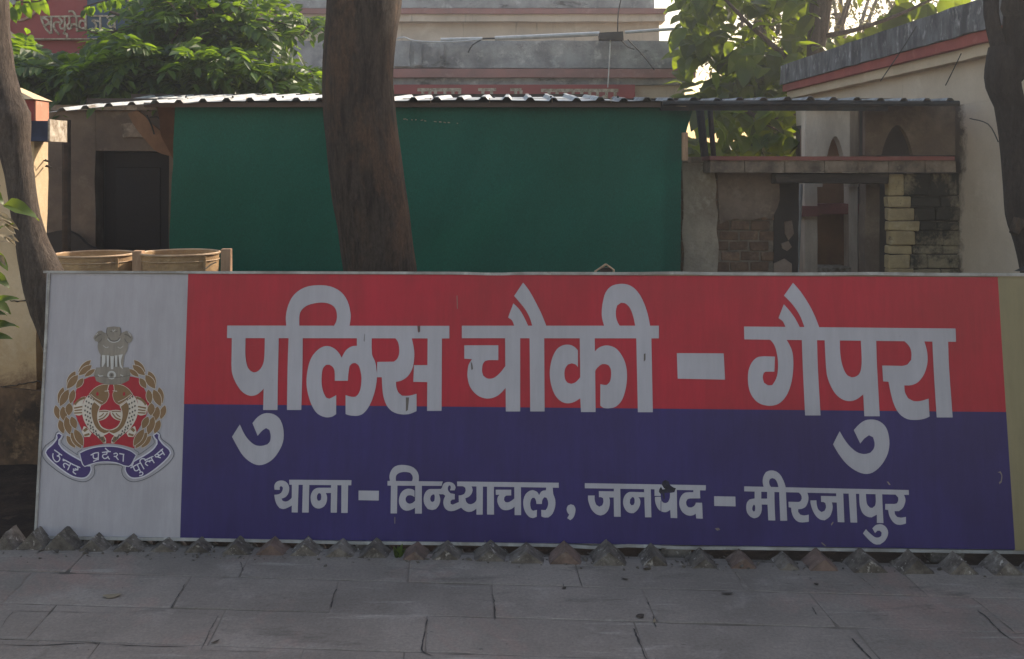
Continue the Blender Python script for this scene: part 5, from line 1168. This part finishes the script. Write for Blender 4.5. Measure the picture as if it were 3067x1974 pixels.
# ================================================================== red and blue sign wall at the upper left
gw = empty('gate_sign_wall', (X_(200, 9.5), 9.6, 0), 'maroon and blue painted wall panel with white motto lettering at the upper left', 'sign')
YG = 9.5
TG = (0, 0, 4.602)
def gflat(name, mat, polys, y, th=.02, smooth=False):
    o = flat(name, mat, polys, [], 0.0, None, prj(YG), TG, smooth, th); o.parent = gw; o.location = Vector((0, y, 0)) - Vector(gw.location); return o
MB().box((X_(-500, YG), YG + .05, -.05), (X_(470, YG), YG + .3, Z_(158, YG))).obj('wall', surf('pale_green_plaster', (0.42, 0.46, 0.43), (0.34, 0.38, 0.36), None, 2), gw)
MB().box((X_(-500, YG), YG + .05, Z_(158, YG) + .001), (X_(470, YG), YG + .3, Z_(-160, YG))).obj('wall', MT['maroon'], gw)
gflat('maroon_panel', MT['maroon'], [[(-2300,-700),(1200,-700),(1200,530),(-2300,530)]], YG)
gflat('blue_panel', MT['steel_blue'], [[(1202,-700),(2100,-700),(2100,528),(1202,528)]], YG)
gflat('ledge', MT['paint_white'], [[(-2300,532),(2150,532),(2150,548),(-2300,548)]], YG - .03, .08)
gflat('scroll', surf('pinkish_moulding', (0.42, 0.27, 0.20), (0.33, 0.2, 0.15), None, 6), [stroke(path_pts([(170,205),(210,262),(300,278),(390,245),(470,190),(560,90),(640,0),(700,-120)]), 34), stroke(path_pts([(1760,-60),(1790,40),(1800,140),(1740,190)]), 40)], YG - .02, .02)
gflat('cream_strip', MT['cream'], [[(40,120),(90,130),(92,280),(135,420),(250,500),(340,548),(100,560),(60,440)]], YG - .025, .02)
gflat('cream_strip', MT['mould2'], [[(60,-50),(250,-50),(230,50),(120,110),(70,80)]], YG - .02, .02)
gflat('lettering', MT['paint_white'], [[(558,222),(1202,212),(1202,236),(558,244)], [(1255,208),(1640,212),(1640,234),(1255,232)]] + [stroke(path_pts(p) if len(p) > 2 else p, 27) for p in (
  [(575,240),(590,300),(640,400),(700,465)], [(585,250),(640,262),(680,300),(650,345),(612,350)], [(640,340),(710,325)], [(712,225),(714,465)],
  [(860,320),(780,305),(745,345),(765,410),(820,478)], [(815,240),(862,300),(830,345),(850,395),(900,385)], [(897,225),(900,430)], [(905,440),(880,465),(925,470),(930,520)],
  [(960,235),(962,325),(935,345),(945,395),(985,390),(990,335)], [(985,340),(1060,330)], [(1058,225),(1066,432)], [(1045,215),(1010,160),(950,160)],
  [(1175,300),(1125,285),(1098,335),(1115,392),(1178,385)], [(1185,225),(1186,430)],
  [(1385,300),(1300,280),(1275,300)], [(1300,300),(1330,350),(1310,400),(1270,390)], [(1385,222),(1392,425)],
  [(1480,235),(1520,280),(1490,330),(1530,375),(1580,360)], [(1582,225),(1586,430)])], YG - .012, .01)
# ================================================================== foliage
def leaflet(m, base, d, nrm, L, Wd, fold=.25, curl=.15):
    "a leaf of six faces: base point, direction, upward normal, length, width"
    d = d.normalized(); s = d.cross(nrm).normalized(); up = s.cross(d).normalized()
    a = base; p1 = base + d * L * .35 - up * L * curl * .1; p2 = base + d * L * .7 - up * L * curl * .45; tip = base + d * L - up * L * curl
    h = Wd / 2; e = up * (h * fold)
    vs = [a, p1, p2, tip, p1 + s*h + e, p2 + s*h*.78 + e, p1 - s*h + e, p2 - s*h*.78 + e]
    m.add(vs, [(0, 1, 4), (1, 2, 5, 4), (2, 3, 5), (0, 6, 1), (1, 6, 7, 2), (2, 7, 3)])
def frond_mesh(name, mat, seed, L=.34, pairs=8, ll=.115, lw=.047):
    r = random.Random(seed); m = MB(); pts = []
    for i in range(9):
        t = i / 8; pts.append(Vector((t * L * (1 - .12 * t), .02 * math.sin(t * 3 + seed), -.28 * L * t * t + .06 * L * math.sin(t * 3))))
    m.tube(pts, [.0035 * (1 - .8 * i / 8) for i in range(9)], 4, False)
    for i in range(pairs):
        t = .18 + .8 * i / pairs; k = t * 8; a = pts[int(k)].lerp(pts[min(int(k) + 1, 8)], k % 1); dr = (pts[min(int(k)+1, 8)] - pts[int(k)]).normalized()
        for s in (-1, 1):
            d = dr * (.55 + r.uniform(-.15, .2)) + Vector((0, s, r.uniform(-.35, .1)))
            leaflet(m, a, d, Vector((r.uniform(-.3, .3), s * r.uniform(-.2, .3), 1)), ll * (1 - .35 * abs(t - .5)) * r.uniform(.85, 1.1), lw * r.uniform(.85, 1.15))
    leaflet(m, pts[-1], pts[-1] - pts[-2], Vector((0, 0, 1)), ll, lw)
    return m.mesh(name, mat)
def broad_mesh(name, mat, seed, L=.17, Wd=.115):
    r = random.Random(seed); m = MB(); n = 6; up = []
    rows = []
    for i in range(n + 1):
        t = i / n; w = Wd / 2 * (math.sin(math.pi * min(1, t ** .75)) ** .75) * (1 + .07 * math.sin(t * 17 + seed)); z = -.35 * L * t * t + .03 * L * math.sin(t * 9 + seed)
        c = Vector((L * t, 0, z)); rows.append((c + Vector((0, -w, w * .35)), c, c + Vector((0, w, w * .35 + .01 * math.sin(seed + t * 5)))))
    vs = [p for row in rows for p in row]; fs = []
    for i in range(n): fs += [(3*i, 3*i+3, 3*i+4, 3*i+1), (3*i+1, 3*i+4, 3*i+5, 3*i+2)]
    m.add(vs, fs); me = m.mesh(name, mat, True); return me
def rot_to(d, up):
    d = d.normalized(); y = up.cross(d).normalized(); z = d.cross(y)
    return Matrix((d, y, z)).transposed()
def put(name, me, parent, loc, d, up=Vector((0, 0, 1)), sc=1.0):
    o = bpy.data.objects.new(name, me); COL.objects.link(o); o.parent = parent
    M = rot_to(d, up + Vector((U(-.2, .2), U(-.2, .2), 0))).to_4x4() @ Matrix.Scale(sc, 4)
    M.translation = loc - Vector(parent.location); o.matrix_basis = M; return o
def stamp(m, me, loc, d, up, sc):
    M = rot_to(d, up).to_4x4() @ Matrix.Scale(sc, 4); M.translation = loc
    m.add([M @ v.co for v in me.vertices], [tuple(p.vertices) for p in me.polygons])

# points that the low sun reaches, as in the photograph: the foliage is open along these lines
GAPS = [(at(120, 520, 5.05), .55), (at(130, 700, 5.0), .4), (at(130, 330, 5.05), .45), (at(280, 770, 5.0), .45), (at(540, 760, 5.0), .45), (at(300, 300, 6.5), .5), (at(650, 290, 6.5), .5), (at(1500, 290, 6.5), .6), (at(1050, 290, 6.5), .4),
        (at(750, 70, 8.3), .5), (at(900, 90, 8.3), .4), (at(600, 40, 8.3), .5), (at(420, 260, 7.6), .35), (at(450, 60, 8.3), .35), (at(60, 30, 7.5), .3), (at(820, 210, 7.6), .35), (at(560, 270, 7.6), .3), (at(2300, 290, 6.5), .3), (at(100, 640, 4.3), .35),
        (at(2300, 60, 8.5), .35), (at(2250, 160, 8.5), .3), (at(2450, 110, 8.5), .35), (at(2350, 150, 10.2), .4), (at(2250, 200, 10.2), .35), (at(2300, 400, 10.0), .5), (at(2160, 380, 10.0), .35), (at(2600, 80, 10.0), .4)]
def in_gap(p):
    for g, r in GAPS:
        w = p - g; t = w.dot(S)
        if t > .9 and (w - S * t).length < r: return True
    return False

FR = [frond_mesh('frond', MT['leaf_climb'], s, L=.30 + .03 * s, pairs=7 + s % 2) for s in range(4)]
def climber(label, spans, n_obj, n_mass, seed, stems):
    rr = random.Random(seed)
    base = at(sum(s[0] + s[1] for s in spans) / (2 * len(spans)), 500, 8.2)
    root = empty('climbing_shrub', (base.x, 8.2, 0), label, 'shrub')
    tot = [(b - a) * (d - c) * w for a, b, c, d, w in spans]
    mass = MB(); n = n_obj + n_mass
    for i in range(n):
        k = rr.choices(range(len(spans)), tot)[0]; a, b, c, d, _ = spans[k]
        px = rr.uniform(a, b); py = rr.uniform(c, d) if rr.random() < .8 else rr.uniform(c - 15, d)
        Y = rr.uniform(7.35, 8.9) if py > 150 else rr.uniform(7.9, 9.2)
        p = at(px, py, Y)
        near = i < n_obj
        if near: p = at(px, py, rr.uniform(7.25, 8.0) if py > 150 else rr.uniform(7.7, 8.5))
        if p.z < 2.12: p.z = max(p.z, 2.02 + rr.uniform(0, .1)); p.y = max(p.y, 7.5)
        dr = Vector((rr.uniform(-1, 1), rr.uniform(-1.2, .3), rr.uniform(-.35, .55)))
        up = Vector((rr.uniform(-.3, .5), -.35, 1))
        sc = rr.uniform(.7, 1.15)
        if near: put('frond', FR[rr.randrange(4)], root, p, dr, up, sc)
        else: stamp(mass, FR[rr.randrange(4)], p, dr, up, sc)
    o = mass.obj('foliage', MT['leaf_climb'], root); o['kind'] = 'stuff'
    for k in range(16):
        a, b, c, d, _ = spans[k % len(spans)]; x, y = rr.uniform(a, b), d; w = rr.uniform(-40, 40); Y = rr.uniform(7.5, 8.2); q = []
        for i in range(6): q.append(at(x + w * i / 2 + rr.uniform(-8, 8), y - (d - c) * i / 6 * rr.uniform(.8, 1.2), Y))
        MB().tube(path3(q, 3), interp([.008, .003], 16), 5).obj('twig', MT['bark_pale'], root)
    for (pts, r) in stems: MB().tube(path3(pts), r, 7).obj('stem', MT['bark_pale'], root, smooth=True)
    return root
climber('dense green climbing shrub spilling over the roof at the upper left', [(20, 470, 205, 318, 1.1), (330, 470, 120, 200, .7), (290, 450, 75, 100, .15), (450, 520, 25, 170, .8)], 150, 520, 5,
  [((at(120, 500, 8.4), at(200, 300, 8.2), at(300, 220, 7.9)), .015), ((at(400, 500, 8.4), at(420, 250, 8.2), at(455, 80, 8.3)), .018), ((at(330, 35, 7.9), at(400, 62, 7.9), at(460, 92, 8.0)), .012)])
climber('yellow-green climbing shrub beside the thick trunk above the roof', [(470, 950, 225, 312, 1.1), (490, 740, 70, 220, 1.1), (600, 950, 65, 105, 1.0), (490, 700, -10, 60, .9)], 150, 520, 6,
  [((at(700, 500, 8.6), at(690, 300, 8.4), at(640, 120, 8.2)), .02), ((at(640, 120, 8.2), at(760, 60, 8.3), at(900, 85, 8.3)), .012), ((at(760, 260, 7.7), at(740, 210, 7.7), at(700, 185, 7.8)), .008)])
# a hanging twig of small heart-shaped leaves at the top left, and on the near left
SM = [broad_mesh('leaf', MT['leaf_climb'], s, .10, .06) for s in range(3)]
tw = empty('hanging_twig', at(60, -20, 6.6), 'sunlit twig of small heart-shaped leaves at the very top left', 'twig')
MB().tube(path3([at(20, -30, 6.6), at(60, 5, 6.6), at(140, 0, 6.6), at(200, -20, 6.6)]), .006, 5).obj('stem', MT['bark_pale'], tw)
for (x, y) in [(38,20),(55,15),(72,12),(95,8),(60,2),(105,-4),(130,-2),(30,5),(85,-8),(20,-5)]:
    put('leaf', R.choice(SM), tw, at(x, y, 6.6 + U(-.05, .05)), Vector((U(-.4, .4), U(-.3, .1), -1)), Vector((0, -1, .2)), U(.8, 1.1))
tw2 = empty('leaf_spray', at(320, 0, 7.6), 'sunlit yellow spray of leaves hanging over the blue panel', 'twig')
MB().tube(path3([at(250, 22, 7.6), at(300, 6, 7.6), at(360, -10, 7.6)]), .006, 5).obj('stem', MT['bark_pale'], tw2)
for i in range(16): put('leaf', R.choice(SM), tw2, at(245 + i * 8 + U(-6, 6), 26 - i * 2.4 + U(-8, 8), 7.6 + U(-.1, .1)), Vector((U(-.6, .6), U(-.4, .1), -.9)), Vector((0, -1, .3)), U(.5, .8))

# broad-leaved tree at the right behind the roof
BRD = [broad_mesh('leaf', MT['leaf_big'], s, .275, .19) for s in range(5)]
bt = empty('broad_leaved_tree', (X_(2436, 10.3), 10.3, 0), 'broad-leaved tree with a bare grey trunk between the shed roof and the right parapet', 'tree')
MB().tube(path3([at(2400, 1000, 10.3), at(2425, 400, 10.3), at(2438, 200, 10.3), at(2450, 90, 10.3), at(2462, -20, 10.3), at(2490, -200, 10.3), (3.6, 10.3, 5.2)]), interp([.12, .075, .08, .105, .115, .10, .06], 31), 12).obj('trunk', MT['bark_pale'], bt, smooth=True)
for p, r in ((((at(2438, 250, 10.3)), at(2330, 150, 10.1), at(2230, 60, 10.0), at(2120, -60, 9.95)), (.035, .012)), ((at(2428, 330, 10.3), at(2320, 360, 10.0), at(2200, 320, 9.95), at(2120, 300, 9.9)), (.03, .01)), ((at(2450, 110, 10.3), at(2560, 90, 10.1), at(2700, 40, 9.95), at(2850, -30, 9.85)), (.03, .01)),
             ((at(2425, 400, 10.3), at(2360, 400, 9.95), at(2285, 370, 9.85)), (.016, .006)), ((at(2460, 0, 10.3), at(2350, -120, 10.1), at(2200, -160, 9.95)), (.05, .015))):
    q = path3(p); MB().tube(q, interp(r, len(q)), 8).obj('branch', MT['bark_pale'], bt, smooth=True)
rr = random.Random(12); zones = [(2045, 2420, 140, 300, 1.1, 0), (2040, 2440, -80, 140, 1.0, 0), (2068, 2408, 318, 470, 1.0, 0), (2440, 2920, -160, -10, .25, 1), (2440, 2600, 90, 170, .22, 0)]
# open spots where the sky or light shows through
HOLES = [(2185, 70, 26, 16), (2235, 55, 14, 22), (2145, 30, 14, 10), (2330, 80, 30, 34), (2350, 45, 18, 20), (2085, 210, 30, 30), (2155, 138, 10, 12), (2155, 205, 9, 14), (2345, 130, 16, 14), (2160, 160, 8, 6), (2100, 385, 22, 26), (2228, 382, 12, 12), (2070, 345, 12, 20), (2200, 15, 12, 12), (2112, 85, 6, 6), (2290, 65, 8, 8), (2150, 410, 20, 8), (2378, 20, 14, 16)]
mass = MB(); n = 0; tot = [(b - a) * (d - c) * w for a, b, c, d, w, _ in zones]
for i in range(1250):
    a, b, c, d, w, _ = zones[rr.choices(range(len(zones)), tot)[0]]
    px, py = rr.uniform(a, b), rr.uniform(c, d); Y = rr.uniform(9.9, 12.0) if py < 300 else rr.uniform(9.4, 11.6)
    if any(((px - hx) / (hw + 12)) ** 2 + ((py - hy) / (hh + 12)) ** 2 < 1 for hx, hy, hw, hh in HOLES): continue
    if py > 185 - (px - 2440) * .33 and px > 2440: continue
    p = at(px, py, Y); dr = Vector((rr.uniform(-1, 1), rr.uniform(-.9, .3), rr.uniform(-1.0, .35))); up = Vector((rr.uniform(-.5, .6), rr.uniform(-.9, .1), 1))
    sc = rr.uniform(.55, 1.15)
    if n < 240: put('leaf', BRD[rr.randrange(5)], bt, p, dr, up, sc); n += 1
    else: stamp(mass, BRD[rr.randrange(5)], p, dr, up, sc)
# leaves hanging over the right parapet, one by one
for (x, y, s) in [(2680,30,1.25),(2665,50,1.2),(2770,15,1.2),(2790,25,1.1),(2610,90,.8),(2635,60,1.0),(2540,120,.7),(2570,110,.8),(2500,150,.7),(2730,20,1.1),(2480,165,.6),(2820,5,1),(2700,60,.9),(2345,190,.9),(2380,160,.8),(2330,175,.7),(2300,215,.8),(2270,240,.7),(2360,350,.9),(2390,380,.8),(2395,405,.9),(2300,430,.8),(2360,430,1.0),(2330,455,.7)]:
    put('leaf', BRD[rr.randrange(5)], bt, at(x, y - 15, 10.3), Vector((rr.uniform(-.5, .5), rr.uniform(-.2, .2), -1)), Vector((rr.uniform(-.3, .3), -1, .2)), s)
o = mass.obj('foliage', MT['leaf_big'], bt); o['kind'] = 'stuff'
# ragged mound and low wall seen in the gap under the roof
wavy_box('rear_mound_wall', MT['dark_plaster'], (X_(2040, 12.4), 12.4, -.05), (X_(2520, 12.4), 12.6, Z_(430, 12.4)), None, .04, .25)
tag(bpy.data.objects['rear_mound_wall'], 'low dark rough wall seen under the broad leaves beyond the posts', 'wall')
# fine-leaved trees farther back
def fine_tree(label, X, Y, zc, rx, rz, n, seed, mat='leaf_far', s=.10, wl=.045, holes=True):
    rr = random.Random(seed); root = empty('fine_leaved_tree', (X, Y, 0), label, 'tree')
    MB().tube(path3([(X, Y, -.05), (X + .15, Y, zc * .5), (X - .1, Y + .1, zc)]), interp([.16, .10, .05], 11), 10).obj('trunk', MT['bark_pale'], root, smooth=True)
    for k in range(7):
        a = rr.uniform(0, 6.28); q = path3([(X, Y, zc * .6 + k * .1), (X + math.cos(a) * rx * .5, Y + math.sin(a) * rx * .5, zc), (X + math.cos(a) * rx * .85, Y + math.sin(a) * rx * .8, zc + rz * .6)])
        MB().tube(q, interp([.05, .012], len(q)), 6).obj('branch', MT['bark_pale'], root)
    m = MB(); cl = []
    for k in range(60):
        d = Vector((rr.gauss(0, 1), rr.gauss(0, 1), rr.gauss(0, 1))).normalized() * rr.uniform(.35, 1); cl.append(Vector((X + d.x * rx, Y + d.y * rx, zc + d.z * rz)))
    for i in range(n):
        c = rr.choice(cl); p = c + Vector((rr.gauss(0, .22), rr.gauss(0, .22), rr.gauss(0, .16))) * rx / 1.6
        leaflet(m, p, Vector((rr.uniform(-1, 1), rr.uniform(-1, 1), rr.uniform(-1, .4))), Vector((rr.uniform(-.5, .5), rr.uniform(-.5, .5), 1)), s * rr.uniform(.7, 1.2), wl)
    o = m.obj('crown', MT[mat], root); return root
fine_tree('hazy fine-leaved tree beyond the right parapet left of the brightest sky', 5.5, 16.5, 4.0, 1.5, 1.2, 1900, 31, s=.07, wl=.04)
fine_tree('fine-leaved tree against the sky behind the right parapet', 7.6, 18.0, 4.3, 1.5, 1.3, 1500, 32, s=.07, wl=.04)
fine_tree('dark leafy tree standing beyond the gap right of the far building', 3.9, 14.2, 2.9, 1.15, 1.9, 3600, 33, s=.13, wl=.06)
# crowns of the three near trees: above the picture, they shade the court
def crown(root, c, r, n, seed, dens=70):
    rr = random.Random(seed); m = MB(); C = Vector(c); cl = []
    for k in range(dens):
        d = Vector((rr.gauss(0, 1), rr.gauss(0, 1), rr.gauss(0, 1))).normalized() * rr.uniform(.2, 1); cl.append(C + Vector((d.x * r[0], d.y * r[1], d.z * r[2])))
    for i in range(n):
        p = rr.choice(cl) + Vector((rr.gauss(0, .32), rr.gauss(0, .32), rr.gauss(0, .22)))
        if p.z < CAMZ + (HY + 60) / FPX * p.y + .0 and p.y > 1: continue
        if p.z < 2.6 or in_gap(p): continue
        g0 = p - S * (p.z / S.z)          # where this leaf's shadow meets the ground
        if g0.y < 1.5 or g0.x < -2.9: continue  # leaves cut away so sun strikes the ground outside the view
        leaflet(m, p, Vector((rr.uniform(-1, 1), rr.uniform(-1, 1), rr.uniform(-1, .3))), Vector((rr.uniform(-.6, .6), rr.uniform(-.6, .6), 1)), rr.uniform(.13, .2), .085)
    m.obj('crown', MT['leaf_canopy'], root)
crown(tree_c, (-.2, 6.2, 5.4), (1.8, 1.3, .9), 2600, 41, 30)
crown(tree_r, (4.3, 4.2, 5.2), (1.4, 1.3, .8), 2000, 42, 30)
crown(tree_l, (-3.8, 5.2, 5.3), (1.1, 1.2, .7), 1100, 43, 20)
# unseen trees added between the court and the low sun, to shade the paving
def shade_tree(label, x, y, c, r, n, seed):
    root = empty('added_shade_tree', (x, y, 0), label, 'tree', 'unseen trees added to block the sun')
    MB().tube(path3([(x, y, -.05), (x + .1, y, 2.4), tuple(c)]), interp([.24, .17, .08], 11), 12).obj('trunk', MT['bark'], root, smooth=True)
    for k in range(6):
        a = k * 1.05 + seed; q = path3([(x + .05, y, 3 + .3 * k), (c[0] + math.cos(a) * r[0] * .5, c[1] + math.sin(a) * r[1] * .5, c[2]), (c[0] + math.cos(a) * r[0] * .85, c[1] + math.sin(a) * r[1] * .85, c[2] + .5)])
        MB().tube(q, interp([.08, .02], len(q)), 6).obj('limb', MT['bark'], root)
    crown(root, c, r, n, seed, 110)
shade_tree('unseen tree added to shade the court, nearer the paving', 8.2, 6.6, (7.6, 7.0, 6.3), (2.4, 2.4, 1.7), 9000, 51)
shade_tree('unseen tree added to shade the court, beyond the far end of the side building', 6.9, 10.6, (6.2, 9.9, 6.4), (2.2, 2.2, 1.6), 8000, 52)
# near left plant with green and withered leaves
npz = empty('potted_sapling', (-2.12, 3.95, 0), 'sapling with green and withered leaves at the left edge of the photo', 'plant')
MB().tube(path3([(-2.16, 3.95, 0), (-2.14, 3.95, .6), (-2.10, 3.95, 1.05), (-2.02, 3.94, 1.38)]), .008, 6).obj('stem', MT['bark_pale'], npz)
SG = [broad_mesh('leaf', MT['leaf_big'], s, .12, .055) for s in range(3)]; SD = [broad_mesh('withered_leaf', MT['leaf_dry'], s + 4, .11, .035) for s in range(3)]
def pleaf(x0, y0, x1, y1, dry=False, s=1.0):
    a, b = at(x0, y0, 3.94), at(x1, y1, 3.92); put('withered_leaf' if dry else 'leaf', R.choice(SD if dry else SG), npz, a, b - a, Vector((0, -.6, 1)), (b - a).length / .12 * s)
pleaf(10, 615, 108, 626); pleaf(-20, 700, 20, 655); pleaf(-10, 905, 42, 880); pleaf(-20, 820, 25, 850); pleaf(-15, 760, 22, 800); pleaf(-30, 570, 12, 600)
pleaf(0, 655, 60, 672, True); pleaf(5, 668, 50, 690, True); pleaf(-5, 700, 50, 720, True); pleaf(-5, 640, 40, 660, True); pleaf(-10, 760, 20, 790, True); pleaf(10, 705, 55, 712, True)
pleaf(-30, 985, 38, 955); pleaf(-30, 1010, 25, 1000); pleaf(-30, 940, 10, 930); pleaf(-40, 890, 30, 920)
# weed under the board
wd = empty('weed', at(1192, 1665, 3.70), 'small green weed under the lower edge of the sign board', 'plant')
for (x, y) in [(1178,1640),(1190,1632),(1202,1638),(1210,1648),(1184,1654),(1196,1650),(1206,1630),(1174,1628),(1214,1636)]:
    put('leaf', R.choice(SG), wd, at(1192, 1668, 3.70), at(x, y, 3.68) - at(1192, 1668, 3.70), Vector((0, -1, .4)), U(.30, .45))
for o in list(SC.objects):
    pass

haze()
